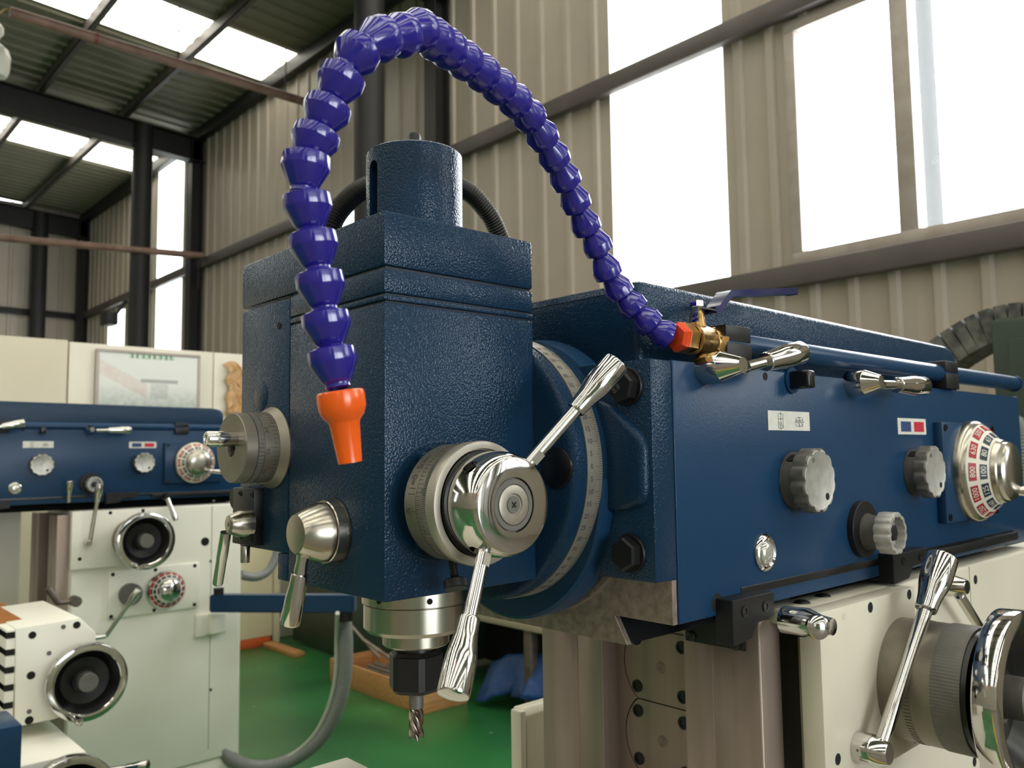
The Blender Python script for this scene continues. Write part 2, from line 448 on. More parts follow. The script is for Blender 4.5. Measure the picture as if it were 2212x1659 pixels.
# run along +Y at X = 5 with the hall on the left (-X side)
def sy(y): return y - WYN
GIRT1, GIRT2 = 2.62, 4.42
LIGHTS_R = [(sy(3.207), sy(4.258), 2.66, 6.5), (sy(8.0), sy(9.05), 2.66, 4.3), (sy(13.27), sy(14.40), 2.0, 6.5),
            (sy(16.0), sy(16.95), 2.0, 4.25), (sy(-3.2), sy(-2.15), 2.66, 6.5), (sy(-6.4), sy(-5.3), 2.66, 6.5), (sy(-10.2), sy(-9.15), 2.66, 6.5)]
WIN_R = [(sy(0.45), sy(2.72), 2.70, 4.33), (sy(-4.9), sy(-3.4), 2.70, 4.33)]
w_r = wall('wall_right', (WX, WYN, 0), (WX, WYF, 0), LIGHTS_R, WIN_R)
w_b = wall('wall_back', (WX, WYF, 0), (WXL, WYF, 0), [(9.0, 10.0, 2.6, 6.5)], [])
w_l = wall('wall_left', (WXL, WYF, 0), (WXL, WYN, 0), [(4.0, 5.05, 2.6, 6.5), (30.0, 31.05, 2.6, 6.5)], [])
DOORS = ((6.6, 9.6, 0.0, 5.0), (10.2, 15.2, 0.0, 5.4))
w_f = wall('wall_front', (WXL, WYN, 0), (WX, WYN, 0), [], list(DOORS))

def portal(loc, rot, sx, sz):
    ld = bpy.data.lights.new('daylight_portal', 'AREA'); ld.shape = 'RECTANGLE'; ld.size = sx; ld.size_y = sz
    ld.cycles.is_portal = True
    lo = bpy.data.objects.new('daylight_portal', ld); COL.objects.link(lo); lo.location = loc; lo.rotation_euler = rot
for s0, s1, z0, z1 in DOORS:
    portal((WXL + (s0 + s1) / 2, WYN - 0.1, (z0 + z1) / 2), (R(90), 0, 0), s1 - s0, z1 - z0)
for y0_, y1_ in ((0.45, 2.72), (-4.9, -3.4)):
    portal((WX + 0.1, (y0_ + y1_) / 2, 3.515), (R(90), 0, R(90)), y1_ - y0_, 1.63)
def window(name, y0, y1, z0, z1, x=WX, sash=None):
    """sliding window in wall_right: frame, mullion, panes"""
    f = MB(); t = 0.075
    f.box((x - 0.035, y0, z0), (x + 0.05, y1, z0 + t), 0.004).box((x - 0.035, y0, z1 - t), (x + 0.05, y1, z1), 0.004)
    f.box((x - 0.035, y0, z0 + t), (x + 0.05, y0 + t, z1 - t), 0.004).box((x - 0.035, y1 - t, z0 + t), (x + 0.05, y1, z1 - t), 0.004)
    w = struct(f.build(name, M_frame))
    mid = sash if sash else (y0 + y1) / 2
    MB().box((x - 0.03, mid - 0.055, z0 + t), (x + 0.03, mid + 0.055, z1 - t), 0.004).build('mullion', M_frame, w)
    gl = bpy.data.materials.get('window_glass') or mat('window_glass', (0.95, 0.98, 0.97, 1), 0.02, trans=1.0, alpha=0.03)
    MB().box((x + 0.004, y0 + t, z0 + t), (x + 0.008, mid - 0.055, z1 - t)).build('pane', gl, w)
    MB().box((x + 0.016, mid + 0.055, z0 + t), (x + 0.020, y1 - t, z1 - t)).build('pane', gl, w)
    return w
window('window_1', 0.45, 2.72, 2.70, 4.33, sash=1.975)
window('window_2', -4.9, -3.4, 2.70, 4.33)

# steel girts, columns, rafters and purlins
org((0, 0, 0))
n_trim = [0]
def trim(mb, m):
    n_trim[0] += 1
    return struct(mb.build('trim_%d' % n_trim[0], m))
def c_channel(mb, a, b, depth, height):
    return mb.box(a, b, 0.004)
for z in (GIRT1, GIRT2):
    g = MB(); g.box((WX - 0.10, WYN, z - 0.07), (WX - 0.026, WYF, z + 0.07), 0.008); trim(g, M_girt)
g = MB(); g.box((WX - 0.14, WYN, EAVE - 0.20), (WX - 0.026, WYF, EAVE - 0.02), 0.01); trim(g, M_steel)
for z in (GIRT1, GIRT2):
    g = MB(); g.box((WXL, WYF - 0.10, z - 0.06), (WX, WYF - 0.026, z + 0.06), 0.008); trim(g, M_steel)
def i_beam_col(x, y, w, d, z1):
    m = MB(); t = 0.012
    m.box((x - d / 2, y - w / 2, 0), (x - d / 2 + t, y + w / 2, z1)).box((x + d / 2 - t, y - w / 2, 0), (x + d / 2, y + w / 2, z1)).box((x - d / 2 + t, y - t / 2, 0), (x + d / 2 - t, y + t / 2, z1))
    return m
ROWS_Y = (18.35, 12.5, 6.4, 0.3, -5.8, -11.9)
for i, y in enumerate(ROWS_Y):
    trim(i_beam_col(WX - 0.12, y, 0.18, 0.17, EAVE - 0.2), M_steel)
    if y > 1 or y < -1:
        trim(MB().cyl((4.10, y, 0), (4.10, y, roof_z(4.1) - 0.2), 0.14, seg=28), M_steel)
    # rafter: deep I beam along X, roof slope
    r = MB()
    for x0, x1 in ((WX, -3.0), (-3.0, WXL)):
        za, zb = roof_z(x0) - 0.03, roof_z(x1) - 0.03
        for (ya, yb, ta, tb) in ((-0.10, 0.10, -0.15, -0.163), (-0.10, 0.10, -0.50, -0.513), (-0.006, 0.006, -0.15, -0.51)):
            poly = [(x0, za + ta), (x1, zb + ta), (x1, zb + tb), (x0, za + tb)]
            r.prism(poly, 'Y', y + ya, y + yb)
    trim(r, M_steel)
for x in [5.0 - 0.06 - 1.1 * k for k in range(1, 14)]:
    p = MB(); z = roof_z(x)
    p.box((x - 0.035, WYN, z - 0.16), (x - 0.025, WYF, z - 0.01)).box((x - 0.035, WYN, z - 0.16), (x + 0.03, WYF, z - 0.15)).box((x - 0.035, WYN, z - 0.02), (x + 0.03, WYF, z - 0.01))
    trim(p, M_girt)
# roof: ribbed sheets across Y, each running from eave to ridge; skylight sheets in between
ceil_root = struct(MB().prism([(WX + 0.1, roof_z(WX) + 0.10), (-3, roof_z(-3) + 0.10), (WXL, roof_z(WXL) + 0.10), (WXL, roof_z(WXL) + 0.14), (-3, roof_z(-3) + 0.14), (WX + 0.1, roof_z(WX) + 0.14)], 'Y', WYN, WYF).build('ceiling', M_roof))
ROOFM = {}
def roof_sheet(w, x0, x1, material, n, name):
    key = (round(w, 3), x0, x1, material.name)
    if key not in ROOFM:
        bm = bmesh.new(); pr = sheet_profile(w, n)
        A = [bm.verts.new((x0, a, roof_z(x0) - o)) for a, o in pr]; B = [bm.verts.new((x1, a, roof_z(x1) - o)) for a, o in pr]
        for i in range(len(pr) - 1): bm.faces.new((A[i], B[i], B[i + 1], A[i + 1]))
        me = bpy.data.meshes.new(name); bm.to_mesh(me); bm.free(); me.materials.append(material); ROOFM[key] = me
    return ROOFM[key]
SKY_Y = (-14.7, -9.9, -5.1, -2.7, -0.3, 2.1, 4.5, 9.30, 14.15)  # the rows between the regular ones are unseen extras, added to light the hall
y = WYN
edges = sorted([(a, a + 1.0) for a in SKY_Y])
cur = WYN
spans = []
for a, b in edges:
    spans.append((cur, a, False)); spans.append((a, b, True)); cur = b
spans.append((cur, WYF, False))
for a, b, skyl in spans:
    if skyl:
        for xa, xb in ((WX, -3.0), (-3.0, WXL)):
            o = bpy.data.objects.new('skylight_panel', roof_sheet(b - a, xa, xb, M_sky, 4, 'skylight_panel')); COL.objects.link(o); o.location = (0, a, 0); o.parent = ceil_root
    else:
        n = max(1, round((b - a) / 0.9)); w = (b - a) / n
        for i in range(n):
            for xa, xb in ((WX, -3.0), (-3.0, WXL)):
                o = bpy.data.objects.new('roof_panel', roof_sheet(w, xa, xb, M_roof, 4, 'roof_panel')); COL.objects.link(o); o.location = (0, a + i * w, 0); o.parent = ceil_root

# outdoor post seen through the window
org((5.9, 2.17, 0))
tag(MB().cyl((5.9, 2.17, 0), (5.9, 2.17, 6.0), 0.055, seg=20).cyl((5.84, 2.14, 3.42), (5.78, 2.08, 3.45), 0.012).build('lamp_post', mat('dark_weathered_steel', rgb(28, 27, 26), 0.7, spec=0.1)), 'grey steel post standing outside behind the window glass', 'post')

# ------------------------------------------------------------------ small hardware shared by the machines
def socket_screw(mb, p, axis, r, h):
    return mb.lathe(p, axis, [(0, r), (h, r), (h, r * 0.62), (h * 0.25, r * 0.58), (h * 0.25, 0)], 18)
def hex_bolt(mb, p, axis, af, h, washer=0.0, spin=0.3):
    r = af / 2 / math.cos(PI / 6)
    if washer: mb.lathe(p, axis, [(0, washer), (0.003, washer), (0.004, washer * 0.97), (0.004, 0)], 32)
    mb.lathe(p, axis, [(0.002, r), (h * 0.86, r), (h, r * 0.86), (h, 0)], 6, spin=spin)
    return mb
def smooth_prof(pr, i0, i1, n=6):
    """round off the profile points i0..i1 with a Catmull-Rom curve"""
    mid = spline([(t, r, 0) for t, r in pr[i0:i1 + 1]], n)
    return pr[:i0] + [(v.x, v.y) for v in mid] + pr[i1 + 1:]
def grip_lever(name, root_pt, end_pt, grip_frac, r_rod, g0, g1, parent, rod_mat=None, neck=True):
    """chrome rod with a tapered chrome hand grip"""
    a = Vector(root_pt); b = Vector(end_pt); d = b - a; L = d.length; d.normalize()
    g = L * grip_frac
    rod = MB().lathe(a, d, [(0, 0), (0, r_rod), (g + 0.004, r_rod), (g + 0.004, 0)], 20).build(name, rod_mat or M_chrome, parent)
    lg = L - g
    gp = MB().lathe(a + d * g, d, smooth_prof([(0, r_rod * 0.9), (0, g0 * 0.94), (0.0015, g0), (lg * 0.22, g0 * 1.08), (lg * 0.36, (g0 + g1) / 2), (lg * 0.5, g1 * 0.96), (lg * 0.62, g1), (lg - 0.002, g1), (lg, g1 * 0.94), (lg + 0.0015, g1 * 0.6), (lg + 0.002, 0)], 2, 6), 36)
    gp.build('lever_grip', M_chrome, rod)
    return rod
def along(base, axis, px):
    """length along axis from base whose tip is seen at column px"""
    axis = Vector(axis); best = min(range(0, 400), key=lambda k: abs(proj(Vector(base) + axis * (k * 0.001))[0] - px))
    return best * 0.001

# ------------------------------------------------------------------ main milling machine
X0, X1, Y0, Y1, Y2 = 0.4837, 0.6985, 0.7257, 0.932, 1.0684
SX, SY = 0.597, 0.829
RAM, COLP, HEAD = [], [], []
mill = thing('milling_machine', 'large blue and cream universal milling machine in the foreground with its vertical head', 'machine', (1.35, 0.83, 0))

# head castings
core = MB().box((X0 + 0.003, Y0 + 0.003, 1.655), (X1 - 0.003, Y1 - 0.003, 1.701)).build('joint_core', M_bluedk, mill)
casing = MB().box((X0, Y0, 1.351), (X1, Y1, 1.6605), 0.0025).build('head_casing', M_blue, mill)
MB().box((X0, Y0, 1.6625), (X1, Y1, 1.6685), 0.0012).build('joint_strip', M_blue, mill)
MB().box((X0, Y0, 1.6705), (X1, Y1, 1.6965), 0.002).build('head_collar', M_blue, mill)
MB().box((X0 - 0.0004, Y0 - 0.0004, 1.699), (X1, Y2, 1.7585), 0.003).build('head_cap', M_blue, mill)
fc = MB().box((X0 + 0.0006, Y1 + 0.0015, 1.384), (X1, Y2, 1.6955), 0.0025).box((X0 + 0.0006, Y1 + 0.0015, 1.351), (X1, 0.9596, 1.3835), 0.002)
feed = fc.build('feed_gear_cover', M_blue, mill)
p = on(603, 703, 'X', X0)
MB().cyl(ap(p, 0.004), ap(p, -0.0004), 0.0042, seg=16).build('oil_hole', M_hole, feed)
p = on(563, 855, 'X', X0)
MB().lathe(ap(p, 0.002), NX, [(0, 0.019), (0.0018, 0.019), (0.0022, 0.0183), (0.0022, 0)], 32).build('round_plug', M_blue, feed)
MB().cyl((X0 + 0.02, Y2 - 0.006, 1.71), (X0 + 0.02, Y2 + 0.006, 1.71), 0.0085, seg=16).build('eye_stud', M_black, feed)

# quill drive can on top, slot cut into it, drawbar bolt
RC = 0.0594
can = MB().lathe((SX, SY, 1.757), PZ, [(0, 0), (0, RC), (0.1115, RC), (0.1137, RC - 0.0022), (0.114, RC - 0.005), (0.114, 0)], 64)
sl = on(814, 340, 'Y', SY)
ang = math.atan2(-0.829, -0.597) - 0.98                                 # direction of the slot around the can
dirv = Vector((math.cos(ang), math.sin(ang), 0)); side = Vector((-dirv.y, dirv.x, 0))
cutm = MB()
path = []
for k in range(13):
    a = PI * k / 12; path.append((0.0088 * math.cos(a), 1.844 + 0.0088 * math.sin(a)))
path += [(-0.0088, 1.70), (0.0088, 1.70)]
c0 = Vector((SX, SY, 0)) + dirv * (RC - 0.016); c1 = Vector((SX, SY, 0)) + dirv * (RC + 0.02)
A = [cutm.bm.verts.new(c0 + side * u + Vector((0, 0, z))) for u, z in path]; B = [cutm.bm.verts.new(c1 + side * u + Vector((0, 0, z))) for u, z in path]
cutm.bm.faces.new(A); cutm.bm.faces.new(B[::-1])
for i in range(len(path)): cutm.bm.faces.new((A[i], B[i], B[(i + 1) % len(path)], A[(i + 1) % len(path)]))
can_o = can.build('drive_can', M_blue, mill, cut=cutm)
hb = MB().lathe((SX, SY, 1.870), PZ, [(0, 0.0085), (0.0265, 0.0085), (0.0295, 0.007), (0.0295, 0)], 8, spin=0.2)
hb.build('drawbar_bolt', M_black, can_o)

# corrugated conduit looping behind the can
cp = [on(x, y, 'Y', 0.97) for x, y in ((700, 520), (714, 487), (748, 436), (800, 402), (900, 380), (1000, 408), (1050, 455), (1078, 508), (1090, 560))]
cp = [Vector((cp[0].x, 0.97, 1.755))] + cp[1:-1] + [Vector((cp[-1].x + 0.004, 0.97, cp[-1].z)), Vector((cp[-1].x + 0.008, 0.97, 1.70))]
pth, rad = corrugated(spline(cp, 14), 0.0150, 0.0046, 0.0018)
MB().tube(pth, rad, 16).build('cable_conduit', M_conduit, mill)

# fine feed hand dial on the left face
b = on(588, 967, 'X', X0)
flare = MB().lathe(b, NX, [(0, 0), (0, 0.0505), (0.002, 0.0508), (0.0115, 0.0445), (0.0115, 0)], 64).build('feed_dial', M_grey, mill)
MB().lathe(b, NX, [(0.0115, 0), (0.0115, 0.0428), (0.0295, 0.0428), (0.0295, 0.0418), (0.0305, 0.0418), (0.0305, 0)], 64).build('graduated_ring', M_grey, flare)
MB().lathe(b, NX, [(0.0305, 0), (0.0305, 0.0428), (0.0375, 0.0428), (0.0375, 0.0412), (0.0385, 0.0412), (0.0385, 0)], 120, fn=lambda th, k: 1 + 0.008 * math.cos(60 * th)).build('knurled_band', M_knob, flare)
MB().lathe(b, NX, [(0.0385, 0), (0.0385, 0.0425), (0.052, 0.0425), (0.0530, 0.0415), (0.0530, 0.0110), (0.047, 0.0105), (0.047, 0)], 64).build('dial_face', M_grey, flare)
MB().lathe(ap(b, -0.046), NX, [(0, 0.0085), (0.003, 0.0085), (0.003, 0.0036), (0.0015, 0.0034), (0.0015, 0)], 20).build('centre_screw', M_black, flare)
tk = MB()
for i in range(100):
    th = 2 * PI * i / 100; c, s_ = math.cos(th), math.sin(th); L = 0.010 if i % 10 == 0 else (0.007 if i % 5 == 0 else 0.005)
    pp = b + Vector((-0.0125 - L / 2, 0.0429 * c, 0.0429 * s_)); tk.plate(pp, NX, Vector((0, -s_, c)), L, 0.0004, 0.0002) if i % 2 == 0 else None
for i in range(10):
    th = 2 * PI * i / 10 + 0.12; c, s_ = math.cos(th), math.sin(th)
    tk.text('0.%d' % i, 0.006, b + Vector((-0.026, 0.0432 * c, 0.0432 * s_)), Vector((0, -s_, c)), Vector((-1, 0, 0)))
tk.build('scale_marks', M_ink2, flare, smooth=0, kind='stuff')
pb = ap(b, -0.053, -0.0125, 0.0105)
MB().lathe(pb, NX, [(0, 0.0082), (0.004, 0.0084), (0.016, 0.0092), (0.034, 0.0092), (0.0365, 0.0080), (0.0365, 0.0050), (0.0350, 0.0046), (0.0350, 0)], 32).build('crank_pin', M_chrome, flare)

# depth stop block with conical clamp below the dial
XB = X0 - 0.0125
ya = on(549, 1051, 'X', XB).y; yb = on(503, 1050, 'X', XB).y
blk = MB().box((XB, ya, 1.389), (X0 + 0.004, yb, 1.461), 0.0015).lathe((XB + 0.001, yb - 0.002, 1.447), PX, [(0, 0), (0, 0.014), (0.012, 0.014), (0.012, 0)], 24).build('stop_block', M_black, mill)
for dy, dz in ((0.006, 0.064), (0.040, 0.065), (0.006, 0.008), (0.038, 0.010)):
    socket_screw(MB(), (XB, ya + dy, 1.389 + dz), NX, 0.0036, 0.0012).build('screw', M_blackp, blk)
b = on(541, 1130, 'X', XB)
cn = MB().lathe(b, NX, [(0, 0), (0, 0.0165), (0.016, 0.0165), (0.028, 0.0115), (0.0285, 0.0105), (0.0285, 0.0028), (0.026, 0.0025), (0.026, 0)], 32).build('clamp_cone', M_turned, blk)
q0 = on(488, 1150, 'X', b.x - 0.020); q1 = on(470, 1263, 'X', b.x - 0.020)
MB().lathe(q0, q1 - q0, [(0, 0), (0, 0.0068), ((q1 - q0).length * 0.48, 0.0070), ((q1 - q0).length * 0.5, 0.0066), ((q1 - q0).length - 0.002, 0.0066), ((q1 - q0).length, 0.0055), ((q1 - q0).length, 0)], 24).build('clamp_rod', M_chrome, blk)
q = on(530, 1178, 'X', X0 - 0.006)
MB().cyl(q, ap(q, 0, 0, -0.022), 0.0062, 0.0058, 20, 0.0008).build('stop_pin', M_turned, blk)

# large conical lever boss on the left face
b = on(722, 1147, 'X', X0)
bs = MB().lathe(b, NX, [(0, 0), (0, 0.0345), (0.0135, 0.0345), (0.0145, 0.0335), (0.0145, 0)], 64).build('lever_boss', M_turned, mill)
MB().lathe(ap(b, -0.0145), NX, [(0, 0.030), (0.0012, 0.030), (0.0012, 0.0322), (0.008, 0.0318), (0.031, 0.0218), (0.0325, 0.0205), (0.0327, 0.0190), (0.0327, 0)], 64).build('boss_cone', M_turned, bs)
MB().lathe(ap(b, 0.0005), NX, [(0, 0.0365), (0.0014, 0.0365), (0.0014, 0)], 48).build('gasket_ring', M_blackp, bs)
xc = b.x - 0.034
q0 = on(656, 1195, 'X', xc); q1 = on(627, 1348, 'X', xc)
dd = (q1 - q0); L = dd.length
nk = MB().lathe(q0, dd, [(0, 0), (0, 0.0072), (L * 0.12, 0.0064), (L * 0.30, 0.0072), (L * 0.30, 0)], 24).build('lever_neck', M_chrome, bs)
MB().lathe(q0 + dd * 0.28, dd, [(0, 0.006), (0, 0.0085), (0.002, 0.0090), (L * 0.16, 0.0092), (L * 0.34, 0.0108), (L * 0.68, 0.0116), (L * 0.705, 0.0110), (L * 0.72, 0.008), (L * 0.722, 0)], 28).build('lever_grip', M_chrome, nk)

# quill feed hub on the right face
Xq, Zq = 0.5536, 1.4505
hb0 = Vector((Xq, Y0, Zq))
hf = MB().lathe(ap(hb0, 0, 0.001), NY, [(0, 0), (0, 0.0648), (0.0022, 0.0648), (0.0028, 0.0640), (0.0028, 0.0625), (0.0018, 0.0622), (0.0018, 0)], 80).build('hub_flange', M_blue, mill)
for dx, dz in ((-0.0225, 0.047), (-0.0255, -0.0445), (0.03, 0.045)):
    hex_bolt(MB(), ap(hb0, dx, -0.0005, dz), NY, 0.0095, 0.0065, 0.0065).build('hex_bolt', M_blue2, hf)
drum = MB().lathe(hb0, NY, [(0.020, 0), (0.020, 0.0590), (0.0215, 0.0605), (0.0415, 0.0610), (0.0415, 0.0607), (0.0422, 0.0607), (0.0422, 0.0610), (0.0535, 0.0612), (0.0535, 0)], 96).build('quill_dial', M_grey, mill)
MB().lathe(hb0, NY, [(0.0535, 0.05), (0.0535, 0.0622), (0.0600, 0.0622), (0.0600, 0.05)], 360, fn=lambda th, k: 1 + 0.007 * math.cos(180 * th)).build('knurled_band', M_knob, drum)
MB().lathe(hb0, NY, [(0.0600, 0.05), (0.0600, 0.0628), (0.0715, 0.0635), (0.0740, 0.0625), (0.0745, 0.0605), (0.0745, 0.0555), (0.0700, 0.0550), (0.0700, 0.0535)], 96).build('front_rim', M_scale, drum)
MB().lathe(hb0, NY, [(0.0680, 0), (0.0680, 0.0545), (0.0745, 0.0535), (0.0745, 0)], 64).build('dark_gap_ring', M_blackp, drum)
tk = MB()
for i in range(0, 90):
    th = 2 * PI * i / 90; c, s_ = math.cos(th), math.sin(th); L = 0.0085 if i % 10 == 0 else (0.0065 if i % 5 == 0 else 0.0045)
    pp = hb0 + Vector((0.0611 * c, -0.0425 - L / 2, 0.0611 * s_))
    tk.plate(pp, NY, Vector((s_, 0, -c)), L, 0.0004, 0.0003)
for i in range(9):
    th = 2 * PI * (i * 10 + 1.5) / 90; c, s_ = math.cos(th), math.sin(th)
    tk.text(str(i * 5), 0.0065, hb0 + Vector((0.0613 * c, -0.0508, 0.0613 * s_)), Vector((-s_, 0, c)), NY)
# etched legend on the rear ring, reading upward, with its Y index line
th = R(176)
def drum_pt(deg, t, r=0.0611): return hb0 + Vector((r * math.cos(R(deg)), -t, r * math.sin(R(deg))))
def drum_up(deg): return Vector((-math.sin(R(deg)), 0, math.cos(R(deg)))) * -1
for k, ch in enumerate('||=0.5mm'):
    deg = 170 - k * 5.6
    tk.text(ch, 0.0115, drum_pt(deg, 0.0325), drum_up(deg), Vector((math.cos(R(deg)), 0, math.sin(R(deg)))).cross(drum_up(deg)))
deg = 186
tk.plate(drum_pt(deg, 0.0365), NY, drum_up(deg), 0.010, 0.0005, 0.0003)
for sgn in (-1, 1):
    tk.plate(drum_pt(deg + sgn * 1.6, 0.0295), (NY + drum_up(deg) * sgn * -0.55), drum_up(deg), 0.007, 0.0006, 0.0003)
tk.plate(drum_pt(deg, 0.0265), NY, drum_up(deg), 0.0005, 0.0068, 0.0003)
tk.build('scale_marks', M_ink2, drum, smooth=0, kind='stuff')
# thumb screw under the drum
q0 = hb0 + Vector((-0.006, -0.030, -0.059)); q1 = q0 + Vector((-0.003, -0.008, -0.0195))
ts = MB().lathe(q0, q1 - q0, [(0, 0.0042)] + [(0.001 * k, 0.0046 if k % 2 else 0.0040) for k in range(1, 20)] + [(0.020, 0)], 16).build('lock_screw', M_black, drum)
MB().lathe(q1, q1 - q0, [(0, 0), (0, 0.0105), (0.0012, 0.0120), (0.0090, 0.0120), (0.0102, 0.0108), (0.0102, 0.0)], 72, fn=lambda th, k: 1 + 0.02 * math.cos(36 * th)).build('knurled_head', M_black, ts)
# chrome hub
hub = MB().lathe(hb0, NY, [(0.0725, 0), (0.0725, 0.0500), (0.0760, 0.0518), (0.0900, 0.0526), (0.1020, 0.0522), (0.1110, 0.0508), (0.1165, 0.0488), (0.1195, 0.0468), (0.1205, 0.0450), (0.1205, 0.0268), (0.1165, 0.0262), (0.1165, 0)], 96)
hc = MB()
for deg in (135, 50, 237):
    dd = Vector((math.cos(R(deg)), 0, math.sin(R(deg))))
    hc.cyl(ap(hb0, 0, -0.0965) + dd * 0.040, ap(hb0, 0, -0.0975) + dd * 0.062, 0.0082, seg=24)
hub_o = hub.build('quill_hub', M_chrome, mill, cut=hc)
dd = Vector((math.cos(R(135)), 0, math.sin(R(135))))
MB().cyl(ap(hb0, 0, -0.0965) + dd * 0.039, ap(hb0, 0, -0.0968) + dd * 0.044, 0.0060, seg=20).build('threaded_hole', M_black, hub_o)
MB().lathe(hb0, NY, [(0.114, 0), (0.114, 0.0255), (0.1190, 0.0255), (0.1196, 0.0248), (0.1196, 0.0205), (0.1185, 0.0200), (0.1185, 0)], 64).build('hub_washer', M_knob, hub_o)
MB().lathe(hb0, NY, [(0.117, 0), (0.117, 0.0195), (0.1200, 0.0192), (0.1205, 0.0182), (0.1205, 0.0110), (0.1188, 0.0102), (0.1188, 0)], 48).build('retaining_ring', M_scale, hub_o)
sc = MB().lathe(hb0, NY, [(0.117, 0), (0.117, 0.0088), (0.1199, 0.0082), (0.1199, 0)], 32).build('centre_screw', M_knob, hub_o)
x = MB(); c = ap(hb0, 0, -0.1199)
x.plate(c, Vector((1, 0, -1)), Vector((1, 0, 1)), 0.0072, 0.0016, 0.0003).plate(c, Vector((1, 0, 1)), Vector((-1, 0, 1)), 0.0072, 0.0016, 0.0004)
x.build('cross_slot', M_hole, sc, smooth=0)
for deg, L, gf in ((50, 0.1975, 0.53), (237, 0.194, 0.51)):
    ph = R(18); dd = Vector((math.cos(ph) * math.cos(R(deg)), -math.sin(ph), math.cos(ph) * math.sin(R(deg))))
    c = ap(hb0, 0, -0.090)
    lv = grip_lever('quill_lever', c + dd * 0.044, c + dd * L, (gf * L - 0.02) / (L - 0.044), 0.0066, 0.0098, 0.0146, hub_o)
    _, u, v = basis(dd)
    n = (Vector((0, -1, 0)) - dd * dd.dot(Vector((0, -1, 0)))).normalized()
    MB().plate(c + dd * 0.064 + n * 0.0063, dd, n.cross(dd), 0.013, 0.0085, 0.0006).build('spanner_flat', M_scale, lv, smooth=0)

# quill, spindle nose, collet nut
qf = MB().lathe((SX, SY, 1.352), -PZ, [(0, 0), (0, 0.0640), (0.0235, 0.0640), (0.0245, 0.0625), (0.0245, 0)], 72).build('quill_flange', M_turned, mill)
for a in (-1.95, -2.9, -1.0):
    pp = Vector((SX + 0.0636 * math.cos(a), SY + 0.0636 * math.sin(a), 1.336)); nrm = Vector((math.cos(a), math.sin(a), 0))
    MB().cyl(pp, pp + nrm * 0.0007, 0.0034, seg=14).build('pin_hole', M_hole, qf)
MB().lathe((SX, SY, 1.3275), -PZ, [(0, 0), (0, 0.0605), (0.0006, 0.0605), (0.0012, 0.0618), (0.0280, 0.0618), (0.0330, 0.0570), (0.0330, 0)], 72).build('quill_nut_ring', M_turned, mill)
MB().lathe((SX, SY, 1.2955), -PZ, [(0, 0), (0, 0.0395), (0.0165, 0.0395), (0.0185, 0.0375), (0.0185, 0)], 56).build('spindle_nose', M_turned, mill)
MB().lathe((SX, SY, 1.278), -PZ, [(0, 0), (0, 0.0232), (0.014, 0.0232), (0.014, 0)], 40).build('tool_adapter', M_blackp, mill)
nut = MB().lathe((SX, SY, 1.2705), -PZ, [(0, 0.0235), (0, 0.0262), (0.004, 0.0300), (0.0045, 0.0322), (0.042, 0.0322), (0.0465, 0.0285), (0.0470, 0.0100), (0.0470, 0)], fn=None, spin=0.42, angs=[k * PI / 3 + d for k in range(6) for d in (-0.12, 0.12)])
nut.build('collet_nut', M_black, mill, smooth=12)

# end mill held in the collet: a thing of its own
org((SX, SY, 1.2235))
em = thing('end_mill', 'four flute steel end mill held in the black collet nut', 'cutter', (SX, SY, 1.17))
MB().cyl((SX, SY, 1.226), (SX, SY, 1.203), 0.0086, seg=28).build('shank', M_knob, em)
fl_ = MB(); N = 48; secs = []
for k in range(25):
    z = 1.204 - k * (0.0335 / 24); tw = k * 0.105
    ring = []
    for i in range(N):
        th = 2 * PI * i / N; f = (th * 4 / (2 * PI)) % 1.0
        if f < 0.16: r = 0.0089
        else: r = 0.0089 - 0.0042 * math.sin(min(1.0, (f - 0.16) / 0.62) * PI) ** 0.75
        if k < 3: r = 0.0086 + (r - 0.0086) * k / 3
        ring.append(fl_.bm.verts.new((SX + r * math.cos(th + tw), SY + r * math.sin(th + tw), z - (0.003 if k == 24 and f < 0.2 else 0))))
    secs.append(ring)
for A, B in zip(secs, secs[1:]):
    for i in range(N): fl_.bm.faces.new((A[i], B[i], B[(i + 1) % N], A[(i + 1) % N]))
fl_.bm.faces.new(secs[-1])
fl_.build('flutes', mat('ground_tool_steel', rgb(128, 118, 108), 0.25, 1.0), em)

# ------------------------------------------------------------------ swivel joint between head and ram
org(mill.location)
YC, ZC, RS = 0.829, 1.484, 0.168
sc0 = Vector((0, YC, ZC))
sw = MB().lathe((0.6975, YC, ZC), PX, [(0, 0), (0, 0.150), (0.0, RS - 0.006), (0.002, RS - 0.002), (0.004, RS), (0.0735, RS), (0.0735, 0)], 128).build('swivel_disc', M_blue, mill)
MB().lathe((0.7195, YC, ZC), PX, [(0, RS - 0.002), (0, RS + 0.0012), (0.0255, RS + 0.0012), (0.0255, RS - 0.002)], 160).build('degree_band', M_scale, sw)
tk = MB()
for d in range(-62, 63):
    a = R(d); L = 0.0115 if d % 10 == 0 else (0.0085 if d % 5 == 0 else 0.0055)
    o = Vector((0.7445 - L / 2, YC - (RS + 0.0013) * math.cos(a), ZC + (RS + 0.0013) * math.sin(a)))
    tk.plate(o, PX, Vector((0, math.sin(a), math.cos(a))), L, 0.00042, 0.0002)
    if d % 5 == 0:
        o = Vector((0.7265, YC - (RS + 0.0014) * math.cos(a), ZC + (RS + 0.0014) * math.sin(a)))
        tk.text(str(abs(d)), 0.0086, o, PX, Vector((0, math.sin(a), math.cos(a))))
tk.build('degree_marks', M_ink, sw, smooth=0, kind='stuff')
p = on(1203, 1010, 'X', 0.6975)
MB().lathe(ap(p, 0.001), NX, [(0, 0), (0, 0.0245), (0.003, 0.0245), (0.0036, 0.0236), (0.0036, 0)], 48).build('black_plug', M_blackp, sw)
